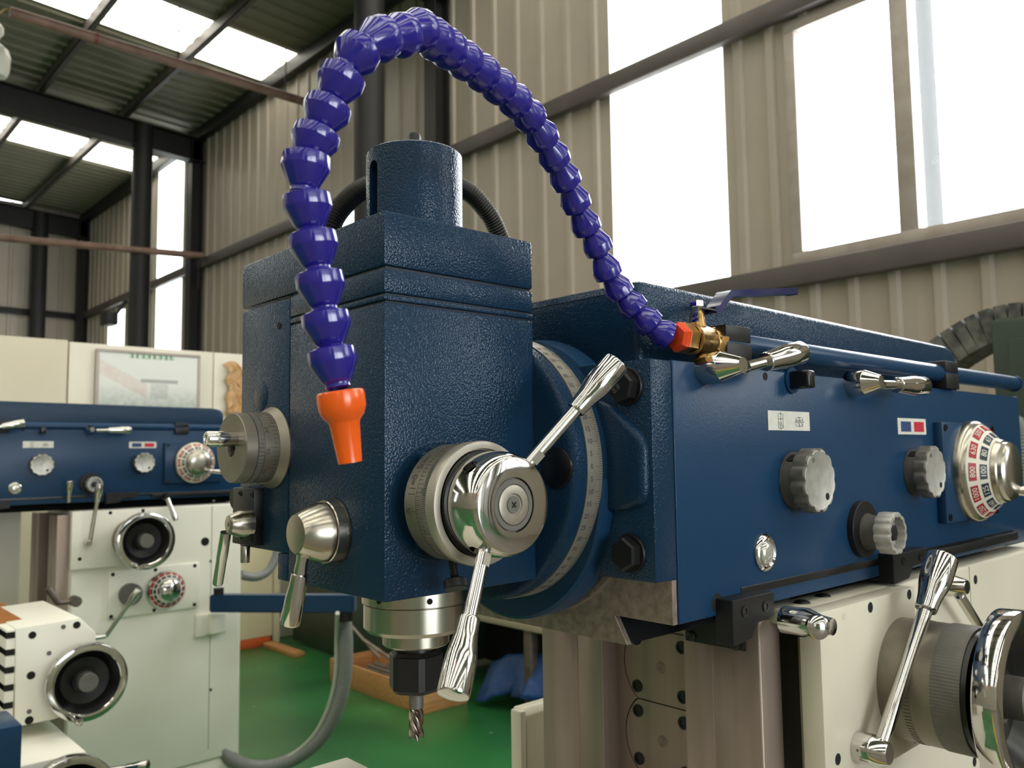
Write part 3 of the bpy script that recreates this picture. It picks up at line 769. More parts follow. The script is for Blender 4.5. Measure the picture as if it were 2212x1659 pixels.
MB().lathe((0.640, YC, ZC), PX, [(0, 0), (0, 0.085), (0.060, 0.085), (0.060, 0)], 64).build('swivel_neck', M_blue2, sw)
# ram-side flange: flared casting with a boss at the zero mark
XP = 0.793
rf = MB().lathe((0.771, YC, ZC), PX, [(0, 0), (0, 0.168), (0.004, 0.1685), (0.012, 0.170), (0.030, 0.172), (0.030, 0)], 128).build('ram_flange', M_blue2, mill)
bo = MB().prism([(0.680, 1.566), (0.655, 1.556), (0.612, 1.520), (0.606, 1.508), (0.606, 1.452), (0.612, 1.440), (0.640, 1.432), (0.680, 1.428)], 'X', 0.755, 0.785, 0.008, 4).build('flange_boss', M_blue, rf)
MB().lathe((0.744, YC, ZC - 0.030), PX, [(0, 0), (0, RS - 0.004), (0.003, RS), (0.035, RS), (0.035, 0)], 96).build('lower_lug', M_blue2, rf)
MB().plate(Vector((0.7640, YC - RS - 0.0002, ZC)), PX, PZ, 0.008, 0.0008, 0.0004).build('index_mark', M_ink2, rf, smooth=0)

# ------------------------------------------------------------------ ram
YR = 0.600
YRF = 2 * YC - YR
ZT, ZB = 1.609, 1.300
XE = 2.041
def ramp(mb, name, m, parent=None, **k):
    o = mb.build(name, m, parent or mill, **k)
    if parent is None: RAM.append(o)
    return o
body = ramp(MB().box((XP + 0.012, YR, ZB), (XE, YRF, ZT), 0.003), 'ram_body', M_blue2)
XF = on(1410, 960, 'Y', YR).x
fp = ramp(MB().box((XF, YR + 0.0004, 1.352), (XP + 0.011, YRF, ZT - 0.001), 0.0022), 'ram_face_plate', M_blue)
# bare cast iron below the painted plate with the dovetail that rides on the column top
dv = [on(x, y, 'X', XP + 0.002) for x, y in ((1452, 1354), (1328, 1338), (1356, 1394), (1168, 1343))]
zb2 = dv[2].z
poly = [(YR + 0.0015, 1.352), (YR + 0.0015, ZB + 0.0006), (dv[1].y, ZB + 0.001), (dv[2].y, zb2), (2 * YC - dv[2].y, zb2), (2 * YC - dv[1].y, ZB), (YRF, ZB), (YRF, 1.352)]
dt = ramp(MB().prism(poly, 'X', XP + 0.002, XP + 0.0105, 0.0006, 1), 'ram_dovetail', M_scraped)
MB().prism([(y_ + (0.0012 if y_ < YC else -0.0012), z_ + 0.0008) for y_, z_ in poly], 'X', XP + 0.0106, XE - 0.02).build('shade_black_slideway', M_black, dt)  # black stands in for deep shade under the ram and the dark gib
# arc-shaped lip around the swivel, bare metal edge
lip = MB(); ringp = []
for k in range(41):
    a_ = R(-142 + k * 2.6)
    ringp.append([lip.bm.verts.new((XP - 0.008 + dx_, YC - r_ * math.cos(a_) * -1, ZC + r_ * math.sin(a_))) for dx_, r_ in ((0, 0.186), (0, 0.1950), (0.012, 0.1960), (0.012, 0.186))])
for A, B in zip(ringp, ringp[1:]):
    for k in range(4): lip.bm.faces.new((A[k], A[(k + 1) % 4], B[(k + 1) % 4], B[k]))
lip.bm.faces.new(ringp[0]); lip.bm.faces.new(ringp[-1][::-1])
lip.build('turned_lip', M_scraped, dt)
# the four clamping bolts of the swivel
for px, py in ((1357, 835), (1363, 1195)):
    p = on(px, py, 'X', XF)
    hbm = hex_bolt(MB(), p, NX, 0.034, 0.017, 0.0225, spin=0.25 if py < 900 else 0.5)
    bo_ = hbm.build('clamp_bolt', M_black, fp)
    if py < 900:
        t = MB().text('8.8', 0.010, ap(p, -0.0172, 0.004, -0.003), Vector((0, -0.8, 0.6)), Vector((0, 0.6, 0.8)))
        t.build('grade_mark', M_grey, bo_, smooth=0)
# hood over the ram
YH = 0.66
XH0, XH1 = 0.818, 1.866
hz0, hz1 = on(1378, 602, 'Y', YH).z, on(2065, 752, 'Y', YH).z
hd = MB()
prof = [(XH0, ZT - 0.004), (XH0, hz0 - 0.012), (XH0 + 0.0035, hz0 - 0.0035), (XH0 + 0.012, hz0), (XH1 - 0.05, hz1 + 0.001), (XH1 - 0.018, hz1 - 0.005), (XH1 - 0.004, hz1 - 0.016), (XH1, hz1 - 0.035), (XH1, ZT - 0.004)]
hd.prism(prof, 'Y', YH, 2 * YC - YH, 0.0095, 4)
hood = ramp(hd, 'ram_hood', M_blue)
# long slot with stop blocks along the lower edge
p0, p1 = on(1600, 1265, 'Y', YR), on(2188, 1149, 'Y', YR)
sl_o = ramp(MB().box((p0.x, YR - 0.0012, 1.318), (p1.x, YR + 0.004, 1.3285), 0.0008), 'stop_slot', M_blackp)
p2 = on(1690, 1262, 'Y', YR).x
ramp(MB().box((on(2005, 1190, 'Y', YR).x, YR - 0.010, 1.309), (p1.x, YR + 0.002, 1.3255), 0.002), 'stop_rail', M_black)
for (xa, xb, za, zb) in ((1583, 1672, 1.2775, 1.3215), (1935, 2008, 1.300, 1.336)):
    YB_ = YR - 0.024
    a = on(xa, 1300, 'Y', YB_).x; b = on(xb, 1290, 'Y', YB_).x
    blk = ramp(MB().prism([(a, zb), (b, zb), (b, za + 0.014), (a + (b - a) * 0.55, za + 0.010), (a + (b - a) * 0.42, za - 0.006), (a, za - 0.010)], 'Y', YB_, YR + 0.002, 0.001, 1), 'stop_block', M_black)
    for f in (0.27, 0.78):
        socket_screw(MB(), (a + (b - a) * f, YB_, (za + zb) / 2 + 0.006), NY, 0.0068, 0.0012).build('screw', M_blackp, blk)
p = on(1549, 1302, 'Y', YR)
ramp(MB().lathe(ap(p, 0, 0.001), NY, [(0, 0), (0, 0.0115), (0.0012, 0.0115), (0.0012, 0)], 24), 'slot_end_hole', M_hole)
# coolant pipe clamps are on the ram, the pipe is its own thing (below)

# cast knobs with scalloped rims
def cast_knob(base, face_px, rv, hollow=False):
    L = along(base, NY, face_px)
    rs = rv * 0.80
    st = MB().lathe(base, NY, [(-0.001, 0), (-0.001, rs * 1.10), (0.002, rs * 1.10), (0.002, rs), (L * 0.48, rs), (L * 0.48, 0)], 40)
    k = ramp(st, 'selector_knob', M_knob)
    def lobes(th, i): return 1.0 - 0.085 * (0.5 + 0.5 * math.cos(12 * th)) ** 2.5
    pr = [(L * 0.44, 0), (L * 0.44, rv * 0.9), (L * 0.48, rv), (L - 0.002, rv), (L, rv * 0.965)]
    if hollow: pr += [(L, rv * 0.80), (L * 0.72, rv * 0.76), (L * 0.72, 0)]
    else: pr += [(L, rv * 0.95)]
    MB().lathe(base, NY, pr, 112, fn=lobes).build('scalloped_rim', M_knob if not hollow else M_knobface, k)
    if not hollow:
        MB().lathe(base, NY, [(L - 0.001, rv * 0.95), (L + 0.0002, rv * 0.95), (L + 0.0004, rv * 0.88), (L - 0.0002, rv * 0.86), (L - 0.0002, 0)], 112, fn=lambda th, k: lobes(th, k) if k < 2 else 1.0).build('knob_face', M_knobface, k)
        MB().cyl(ap(base, rv * 0.42, -L + 0.002, -rv * 0.5), ap(base, rv * 0.42, -L - 0.0003, -rv * 0.5), rv * 0.11, seg=16).build('face_hole', M_hole, k)
        MB().cyl(ap(base, -rv * 0.35, -L + 0.002, rv * 0.62), ap(base, -rv * 0.35, -L - 0.0002, rv * 0.62), rv * 0.08, seg=16).build('face_pin', M_knob, k)
        a = R(120); c = Vector((base.x + rs * math.cos(a), base.y - L * 0.22, base.z + rs * math.sin(a))); n = Vector((math.cos(a), 0, math.sin(a)))
        MB().cyl(c - n * 0.003, c + n * 0.0005, rs * 0.24, seg=20).build('set_screw_hole', M_hole, k)
    else:
        MB().lathe(base, NY, [(L * 0.7, 0), (L * 0.7, rv * 0.42), (L * 0.88, rv * 0.40), (L * 0.9, rv * 0.3), (L * 0.9, 0)], 6).build('hub_nut', M_black, k)
    return k
kb1 = cast_knob(on(1716, 1037, 'Y', YR), 1772, 0.0445)
kb2 = cast_knob(on(1974, 1019, 'Y', YR), 2022, 0.0445)
p = on(1858, 1142, 'Y', YR)
ramp(MB().lathe(ap(p, 0, 0.001), NY, [(0, 0), (0, 0.043), (0.010, 0.043), (0.011, 0.042), (0.011, 0)], 48), 'knob_flange', M_black)
cast_knob(ap(p, 0.004, -0.010, -0.004), 1940, 0.0315, hollow=True)
# oil sight glass
p = on(1650, 1193, 'Y', YR)
sg = ramp(MB().lathe(p, NY, [(0, 0), (0, 0.0245), (0.003, 0.0245), (0.006, 0.022), (0.007, 0.0185), (0.005, 0.0160), (0.0045, 0)], 48), 'oil_sight_glass', M_chrome)
MB().lathe(p, NY, [(0.004, 0.0158), (0.0075, 0.013), (0.0095, 0.008), (0.010, 0)], 32).build('glass_lens', M_glassdome, sg)
# speed dial
pc = on(2041, 1022, 'Y', YR - 0.016)
x_l, x_r = pc.x, pc.x + 0.262
dz0, dz1 = on(2041, 1133, 'Y', YR - 0.016).z, on(2041, 911, 'Y', YR - 0.016).z
dp = ramp(MB().box((x_l, YR - 0.016, dz0), (x_r, YR + 0.002, dz1), 0.003), 'speed_dial', M_blue2)
for fx, fz in ((0.05, 0.06), (0.95, 0.06), (0.05, 0.94), (0.95, 0.94)):
    socket_screw(MB(), (x_l + (x_r - x_l) * fx, YR - 0.0161, dz0 + (dz1 - dz0) * fz), NY, 0.0065, 0.002).build('screw', M_blackp, dp)
dc = Vector(((x_l + x_r) / 2, YR - 0.016, (dz0 + dz1) / 2)); RD = 0.094
MB().lathe(dc, NY, [(0, 0), (0, RD), (0.010, RD), (0.016, RD * 0.97), (0.020, RD * 0.93), (0.020, 0)], 72).build('dial_rim', M_turned, dp)
MB().lathe(dc, NY, [(0.019, 0), (0.019, RD * 0.93), (0.050, RD * 0.60), (0.050, 0)], 72).build('number_cone', M_whitenum, dp)
MB().lathe(dc, NY, [(0.050, 0), (0.050, RD * 0.62), (0.057, RD * 0.60), (0.059, RD * 0.565), (0.066, RD * 0.56), (0.070, RD * 0.52), (0.0735, RD * 0.40), (0.0755, RD * 0.22), (0.076, 0)], 64).build('dial_cap', M_turned, dp)
hv0 = dc + Vector((0.02, -0.066, -0.036)); hv1 = hv0 + Vector((0.05, -0.075, -0.006))
MB().cyl(hv0, hv1, 0.0085, 0.0105, 24, 0.002).build('dial_handle', M_chrome, dp)
slope = math.atan2(RD * 0.33, 0.031)
def cone_pt(th, f):
    t = 0.019 + 0.031 * f; r = RD * (0.93 - 0.33 * f) + 0.0004
    return dc + Vector((r * math.cos(th), -t - 0.0004, r * math.sin(th)))
rb, bb, wt = MB(), MB(), MB()
reds = ['2000', '1600', '1250', '1000', '800', '630', '500', '400', '315', '250', '200', '160']
blus = ['250', '200', '160', '125', '100', '80', '63', '50', '40', '31', '25', '20']
for i in range(12):
    th = PI - 2 * PI * (i - 4) / 12
    rad = Vector((math.cos(th), 0, math.sin(th))); tang = Vector((-math.sin(th), 0, math.cos(th)))
    slv = (cone_pt(th, 1) - cone_pt(th, 0)).normalized()
    for f, mbx, txt, w in ((0.27, rb, reds[i], 0.0315), (0.71, bb, blus[i], 0.0260)):
        c = cone_pt(th, f)
        h = 0.0130 if f < 0.5 else 0.0125
        n = 4
        for k in range(n):
            t0 = th + (k - n / 2 + 0.5) * (w / n) / (RD * (0.93 - 0.33 * f))
            cc = cone_pt(t0, f); tg = Vector((-math.sin(t0), 0, math.cos(t0))); sv = (cone_pt(t0, 1) - cone_pt(t0, 0)).normalized()
            mbx.plate(cc, tg * -1, sv * -1, w / n * 1.04, h, 0.0003)
        nn = (tang * -1).cross(slv * -1).normalized()
        wt.text(txt, 0.0135, c + nn * 0.0008, tang * -1, slv * -1)
rb.build('red_number_fields', M_rednum, dp, smooth=0); bb.build('navy_number_fields', M_bluenum, dp, smooth=0); wt.build('speed_numbers', M_whitenum, dp, smooth=0, kind='stuff')

# label plates
def label_plate(c4, name):
    P4 = [on(x, y, 'Y', YR) for x, y in c4]
    xa = (P4[0].x + P4[3].x) / 2; xb = (P4[1].x + P4[2].x) / 2; za = (P4[2].z + P4[3].z) / 2; zb = (P4[0].z + P4[1].z) / 2
    o = ramp(MB().box((xa, YR - 0.0010, za), (xb, YR + 0.0005, zb)), name, M_paper)
    return o, xa, xb, za, zb
lp, xa, xb, za, zb = label_plate([(1657, 886), (1747, 891), (1748, 931), (1659, 929)], 'gear_label')
w, h = xb - xa, zb - za
def seg(mb, u0, v0, u1, v1, t=0.0007):
    a = Vector((xa + u0 * w, YR - 0.0012, za + v0 * h)); b = Vector((xa + u1 * w, YR - 0.0012, za + v1 * h)); d = (b - a)
    mb.plate((a + b) / 2, d, Vector((0, -1, 0)).cross(d) * -1, d.length, t, 0.0002)
for cu, hw, hh, lo_, hi_ in ((0.29, 0.055, 0.36, 0.12, 0.86), (0.74, 0.085, 0.22, 0.24, 0.68)):
    ln = MB()
    seg(ln, cu - hw, lo_, cu - hw, hi_); seg(ln, cu + hw, lo_, cu + hw, hi_); seg(ln, cu - hw, lo_, cu + hw, lo_); seg(ln, cu - hw * 0.7, hi_, cu + hw * 0.7, hi_)
    seg(ln, cu - hw, (lo_ + hi_) / 2 + 0.1, cu + hw, (lo_ + hi_) / 2 + 0.1)
    seg(ln, cu, lo_ - 0.08, cu, hi_ + 0.08); seg(ln, cu - hw * 0.8, lo_ + 0.3, cu, lo_ + 0.04); seg(ln, cu, lo_ + 0.34, cu + hw * 0.9, lo_ + 0.04)
    if cu > 0.5: seg(ln, 0.62, 0.46, 0.86, 0.46)
    ln.build('gear_symbol', M_ink, lp, smooth=0)
lp2, xa, xb, za, zb = label_plate([(1938, 901), (1999, 907), (1999, 940), (1939, 937)], 'colour_label')
w, h = xb - xa, zb - za
MB().box((xa + 0.10 * w, YR - 0.0013, za + 0.17 * h), (xa + 0.45 * w, YR - 0.0008, za + 0.80 * h)).build('navy_square', M_navy, lp2, smooth=0)
MB().box((xa + 0.56 * w, YR - 0.0013, za + 0.17 * h), (xa + 0.92 * w, YR - 0.0008, za + 0.80 * h)).build('red_square', M_red, lp2, smooth=0)

# ram clamp levers with chrome bosses
def clamp_lever(bpx, tip_px, rod0, rod1, r, y_rod):
    base = on(*bpx, 'Y', YR); L = along(base, NY, tip_px)
    bsx = ramp(MB().lathe(ap(base, 0, 0.002), NY, [(0, 0), (0, r), (L * 0.55, r), (L * 0.57, r * 0.98), (L * 0.97, r * 0.56), (L + 0.002, r * 0.5), (L + 0.002, 0)], 40), 'clamp_lever', M_chrome)
    a = on(*rod0, 'Y', YR - L * y_rod); b = on(*rod1, 'Y', YR - L * (y_rod + 0.15))
    grip_lever('lever_rod', a, b, 0.34, r * 0.36, r * 0.62, r * 0.80, bsx)
    return bsx
clamp_lever((1520, 797), 1606, (1612, 793), (1728, 762), 0.0195, 0.85)
clamp_lever((1836, 829), 1904, (1905, 831), (1994, 834), 0.0195, 0.85)
p = on(1709, 822, 'Y', YR)
bk = ramp(MB().lathe(ap(p, 0, 0.001), NY, [(0, 0), (0, 0.0185), (0.004, 0.0185), (0.004, 0)], 32), 'push_button', M_blue2)
MB().box((p.x - 0.010, YR - 0.032, p.z - 0.0125), (p.x + 0.010, YR - 0.002, p.z + 0.0125), 0.004, 3).build('black_cap', M_blackp, bk)
p = on(1653, 813, 'Y', YR)
ramp(MB().cyl(ap(p, 0, 0.004), ap(p, 0, -0.0005), 0.0055, seg=18), 'oil_hole', M_hole)

# ------------------------------------------------------------------ column, saddle and controls of the right side
def colp(mb, name, m, parent=None, **k):
    o = mb.build(name, m, parent or mill, **k)
    if parent is None: COLP.append(o)
    return o
XC = 1.006                                   # front face of the vertical ways
yA, yB1, yB, yC_, yD, yE = 1.035, 0.953, 0.901, 0.744, 0.695, 0.621
ZCT = 1.268
XK = 1.046                                   # bottom of the channel between the ways
col = colp(MB().box((XC + 0.055, yE + 0.004, 0), (1.80, yA - 0.01, ZCT - 0.004)), 'column', M_white)
colp(MB().prism([(XC, yA), (XC, yB1 + 0.0006), (XC + 0.0012, yB1), (XC, yB1 - 0.0006), (XC, yB), (XK + 0.005, yB + 0.002), (XK + 0.005, yA)], 'Z', 0.3, ZCT, 0.0006, 1), 'guide_way', M_ground)
colp(MB().prism([(XC, yC_), (XC, yD + 0.0006), (XC + 0.0012, yD), (XC, yD - 0.0006), (XC, yE + 0.002), (XC + 0.002, yE), (XC + 0.052, yE), (XC + 0.052, yE + 0.02), (XK + 0.005, yC_ - 0.002)], 'Z', 0.3, ZCT + 0.004, 0.0006, 1), 'guide_way', M_ground)
chan = colp(MB().box((XK - 0.001, yC_ - 0.02, 0.3), (XK + 0.002, yB + 0.02, ZCT)), 'channel_back', M_ground)
# round cover plates in the channel, flat where they meet
pcs = [on(1430, 1441, 'X', XK), on(1432, 1600, 'X', XK)]
zm = (pcs[0].z + pcs[1].z) / 2; hh = (pcs[0].z - pcs[1].z) / 2
RP = 0.071
for i, c in enumerate(pcs):
    c = Vector((XK, 0.815, c.z)); pts = []; pt2 = []
    for k in range(64):
        a = 2 * PI * k / 64; pts.append((c.y + RP * math.cos(a), c.z + max(-hh + 0.0008, min(hh - 0.0008, RP * math.sin(a))))); pt2.append((c.y + (RP + 0.0026) * math.cos(a), c.z + max(-hh, min(hh, (RP + 0.0026) * math.sin(a)))))
    cp_ = colp(MB().prism(pts, 'X', XK - 0.0032, XK, 0.0004, 1), 'cover_plate', M_ground)
    MB().prism(pt2, 'X', XK - 0.0016, XK).build('seat_groove', M_hole, cp_)
    for dy, dz in ((0.046, 0.036), (-0.040, 0.036), (0.046, -0.036), (-0.040, -0.036)):
        socket_screw(MB(), (XK - 0.0032, c.y + dy, c.z + dz), NX, 0.0095, 0.002).build('screw', M_blackp, cp_)
    MB().lathe((XK - 0.0032, c.y, c.z), NX, [(0, 0), (0, 0.009), (0.0004, 0.009), (0.0004, 0.0045), (0.0001, 0.004), (0.0001, 0)], 24).build('centre_mark', M_scraped, cp_)
# black wiper plate under the ram on the near way
bp = [on(x, y, 'X', XC - 0.003) for x, y in ((1480, 1372), (1610, 1408))]
wp = colp(MB().box((XC - 0.003, bp[1].y, bp[1].z), (XC + 0.0005, bp[0].y, ZCT + 0.02), 0.0015), 'wiper_plate', M_black)
for px, py in ((1494, 1374), (1591, 1394)):
    p = on(px, py, 'X', XC - 0.003)
    MB().lathe(p, NX, [(0, 0.0072), (0.0016, 0.0072), (0.0022, 0.0062), (0.0022, 0)], 20).build('screw', M_blackp, wp)
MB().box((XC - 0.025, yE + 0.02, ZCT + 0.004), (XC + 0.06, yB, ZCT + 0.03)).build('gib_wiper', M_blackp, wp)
# cream saddle casting next to the ways
YS = 0.583
XS = on(1735, 1450, 'Y', 0.575).x
sad = colp(MB().box((1.105, YS, 0.2), (2.30, yE + 0.02, 1.287), 0.006, 3), 'saddle_casting', M_white)
MB().box((1.036, 0.586, 1.266), (1.125, yE + 0.04, 1.2865), 0.004, 2).build('saddle_cap', M_white, sad)
colp(MB().box((XC + 0.051, yE - 0.0005, 0.3), (1.104, yE + 0.03, ZCT - 0.004)), 'gap_shade_fill', M_blackp)  # black fill standing in for the shade inside the open gap
for px, py in ((1738, 1301), (1783, 1287)):
    p = on(px, py, 'Z', 1.288)
    MB().lathe((p.x, p.y + 0.004, 1.2868), PZ, [(0, 0.0115), (0.0018, 0.0105), (0.0036, 0.007), (0.0045, 0)], 24).build('dome_screw', M_black, sad)
# feed plate carrying dial drum and handwheel
YP = 0.555
pTL, pTR, pBR = on(1770, 1328, 'Y', YP), on(1975, 1266, 'Y', YP), on(1986, 1609, 'Y', YP)
plate = colp(MB().box((pTL.x, YP, pBR.z), (pTR.x, YS + 0.002, 1.287), 0.0015), 'feed_plate', M_white)
for px, py, r in ((1880, 1312, 0.0075), (1964, 1284, 0.0075), (1977, 1594, 0.0075), (1823, 1331, 0.005), (1810, 1640, 0.0075)):
    p = on(px, py, 'Y', YP)
    MB().cyl(ap(p, 0, 0.003), ap(p, 0, -0.0004), r, seg=18).build('screw_hole', M_hole if r > 0.006 else M_white, plate)
db = on(1950, 1462, 'Y', YP); RDm = 0.0865
drm = colp(MB().lathe(db, NY, [(0, 0), (0, RDm), (0.043, RDm), (0.043, RDm * 0.995), (0.0438, RDm * 0.995), (0.0438, RDm), (0.072, RDm), (0.072, 0)], 96), 'feed_drum', M_grey)
MB().lathe(db, NY, [(0.072, 0), (0.072, RDm * 1.012), (0.108, RDm * 1.012), (0.110, RDm), (0.110, RDm * 0.97), (0.110, 0)], 360, fn=lambda th, k: 1 + 0.004 * math.cos(120 * th)).build('knurled_ring', M_knob, drm)
MB().lathe(db, NY, [(0.1095, 0), (0.1095, RDm * 0.965), (0.116, RDm * 0.95), (0.116, RDm * 0.80), (0.110, RDm * 0.78), (0.125, RDm * 0.45), (0.125, 0)], 72).build('black_cap', M_blackp, drm)
MB().lathe(ap(db, -0.004, -0.030, RDm - 0.0012), PZ, [(0, 0.006), (0.0016, 0.006), (0.0022, 0.005), (0.0012, 0.003), (0.0012, 0)], 18).build('brass_set_screw', M_brass, drm)
tk = MB()
for i in range(100):
    th = 2 * PI * i / 100; c, s_ = math.cos(th), math.sin(th)
    tk.plate(db + Vector(((RDm + 0.0002) * c, -0.038, (RDm + 0.0002) * s_)), NY, Vector((s_, 0, -c)), 0.009, 0.0007, 0.0003)
tk.build('scale_marks', M_ink2, drm, smooth=0, kind='stuff')
RW = 0.117
def handwheel(base, L0, ob):
    """chrome rimmed dished handwheel with grey centre and crank handle"""
    wrim = ob(MB().lathe(base, NY, [(L0 + 0.002, RW * 0.80), (L0 + 0.001, RW * 0.86), (L0, RW * 0.97), (L0 + 0.001, RW * 0.992), (L0 + 0.003, RW), (L0 + 0.029, RW), (L0 + 0.0315, RW * 0.99), (L0 + 0.0325, RW * 0.97), (L0 + 0.0325, RW * 0.82), (L0 + 0.030, RW * 0.80), (L0 + 0.002, RW * 0.80)], 96), 'handwheel', M_chrome)
    MB().lathe(base, NY, [(L0 + 0.026, RW * 0.81), (L0 - 0.004, RW * 0.60), (L0 - 0.008, RW * 0.34), (L0 + 0.002, RW * 0.32), (L0 + 0.002, 0)], 72).build('dished_web', M_blackp, wrim)
    MB().lathe(base, NY, [(L0 - 0.03, 0), (L0 - 0.03, RW * 0.26), (L0 + 0.006, RW * 0.26), (L0 + 0.008, RW * 0.22), (L0 + 0.008, 0)], 40).build('wheel_hub', M_blackp, wrim)
    MB().lathe(base, NY, [(L0 + 0.006, 0), (L0 + 0.006, RW * 0.245), (L0 + 0.034, RW * 0.245), (L0 + 0.036, RW * 0.23), (L0 + 0.036, 0)], 48).build('hub_cap', M_knob, wrim)
    a = R(250); hp = ap(base, RW * 0.9 * math.cos(a), -L0 - 0.02, RW * 0.9 * math.sin(a))
    MB().lathe(hp, NY, [(0, 0.006), (0.008, 0.0075), (0.030, 0.0105), (0.060, 0.0115), (0.066, 0.010), (0.067, 0)], 24).build('crank_handle', M_chrome, wrim)
    return wrim
handwheel(db, 0.133, lambda mb, n, m: colp(mb, n, m))
# long feed lever on the plate
bb_ = on(1852, 1612, 'Y', YP); L = along(bb_, NY, 1924)
lb = colp(MB().lathe(ap(bb_, 0, 0.001), NY, [(0, 0), (0, 0.0205), (L * 0.5, 0.0205), (L * 0.56, 0.0195), (L * 0.98, 0.0140), (L, 0.0130), (L, 0)], 36), 'feed_lever', M_chrome)
q0 = on(1902, 1612, 'Y', YP - L * 0.62); q1 = on(2037, 1203, 'Y', YP - L * 0.62 - 0.03)
grip_lever('lever_rod', q0, q1, 0.70, 0.0098, 0.0150, 0.0222, lb)
p = ap(bb_, -0.006, -L * 0.2, 0); MB().cyl(ap(p, -0.010, -0.002, 0.002), ap(p, -0.0115, -0.0025, 0.002), 0.004, seg=14).build('taper_pin', M_turned, lb)
# clamp with its handle pointing at the viewer
b0 = on(1712, 1341, 'Y', 0.575); L = along(b0, NY, 1800)
sc_ = colp(MB().lathe(ap(b0, 0, 0.012), NY, [(0, 0), (0, 0.0178), (L * 0.6, 0.0190), (L * 0.95, 0.0125), (L + 0.012, 0.0105), (L + 0.012, 0)], 36), 'saddle_clamp', M_chrome)
q = ap(b0, -0.002, -L * 0.45, 0.000); dd = Vector((-0.62, -0.74, 0.02))
MB().lathe(q, dd, [(0, 0.008), (0.010, 0.010), (0.024, 0.0150), (0.028, 0.0148), (0.031, 0.0110), (0.0325, 0.005), (0.033, 0)], 28).build('handle_end', M_chrome, sc_)
# second clamp further back
b0 = on(2030, 1262, 'Y', YS); L = along(b0, NY, 2090)
s2 = colp(MB().lathe(ap(b0, 0, 0.002), NY, [(0, 0), (0, 0.019), (L * 0.4, 0.019), (L * 0.45, 0.0185), (L, 0.0125), (L + 0.002, 0.0115), (L + 0.002, 0)], 32), 'table_clamp', M_chrome)
q0 = on(2072, 1285, 'Y', YS - L * 0.75); q1 = on(2120, 1362, 'Y', YS - L * 0.75)
MB().cyl(q0, q1, 0.0085, 0.0085, 20, 0.001).build('clamp_rod', M_chrome, s2)
# small cap screws and joint on the rear casting
for px, py in ((2107, 1252), (2105, 1645)):
    p = on(px, py, 'Y', YS)
    MB().cyl(ap(p, 0, 0.003), ap(p, 0, -0.0005), 0.0085, seg=18).build('screw_hole', M_hole, sad)
xj = on(2099, 1330, 'Y', YS).x
MB().box((xj - 0.0007, YS - 0.0004, 0.3), (xj + 0.0007, YS + 0.001, 1.284)).build('casting_joint', M_knob, sad)
# cream electric box behind the column and cream table casting in front
YEB = 1.12
pe = on(1114, 1541, 'Y', YEB)
eb = MB().prism([(YEB + 0.004, 0.35), (YEB + 0.004, pe.z - 0.012), (YEB + 0.018, pe.z - 0.002), (YEB + 0.040, pe.z - 0.002), (YEB + 0.040, 0.35)], 'X', pe.x + 0.030, pe.x + 0.42, 0.003).build('electric_box', M_white, mill)
MB().box((pe.x + 0.012, YEB, 0.34), (pe.x + 0.026, YEB + 0.028, pe.z), 0.004, 2).build('box_door', M_white, eb)
MB().box((pe.x + 0.024, YEB + 0.008, 0.35), (pe.x + 0.032, YEB + 0.030, pe.z - 0.012)).build('door_seal', M_blackp, eb)
pt = on(750, 1633, 'Z', 1.10)
tb = MB().box((pt.x - 0.50, pt.y - 0.24, 0.98), (pt.x, pt.y, 1.10), 0.004).build('table_casting', M_white, mill)
MB().box((pt.x - 0.45, pt.y - 0.20, 0.3), (pt.x + 0.35, pt.y - 0.02, 0.985), 0.01).build('knee', M_white, mill)
MB().box((0.55, 0.45, 0), (2.35, 1.25, 0.12), 0.02).build('machine_base', M_white, mill)

# ------------------------------------------------------------------ coolant pipe, valve and hose
RPp = 0.0155
YPp = 0.606
zp = 0.5 * (on(1700, 757, 'Y', YPp).z + on(2180, 830, 'Y', YPp).z)
xv = on(1556, 735, 'Y', YPp).x
xe = on(2190, 831, 'Y', YPp).x
def coolant_pipe(label, dx=0.0, dy=0.0, group=None):
    t = thing('coolant_pipe', label, 'pipe', ((xv + xe) / 2 + dx, YPp + dy, ZT), group)
    f = lambda x: Vector((x + dx, YPp + dy, zp))
    MB().cyl(f(xv - 0.01), f(xe), RPp, seg=28, bev=0.002).build('tube', M_blue2, t)
    MB().lathe(f(xe - 0.004), PX, [(0, 0.012), (0, RPp + 0.0022), (0.006, RPp + 0.0022), (0.008, RPp * 0.9), (0.009, 0)], 28).build('end_cap', M_blue2, t)
    for pa, pb_ in ((1569, 1622), (2043, 2070)):
        a = on(pa, 735 if pa < 1800 else 800, 'Y', YPp - 0.017).x + dx; b = on(pb_, 735 if pa < 1800 else 800, 'Y', YPp - 0.017).x + dx
        yb_ = YPp + dy
        c = MB().box((a, yb_ - 0.0170, zp + 0.0015), (b, yb_ + 0.0170, zp + 0.0215), 0.0008).build('pipe_clamp', M_black, t)
        MB().box((a + 0.002, yb_ - 0.0168, ZT + 0.0002), (b + 0.002, yb_ + 0.0168, zp - 0.0008), 0.0008).build('clamp_half', M_black, c)
    return t
coolant_pipe('blue coolant pipe clamped along the top edge of the foreground ram')

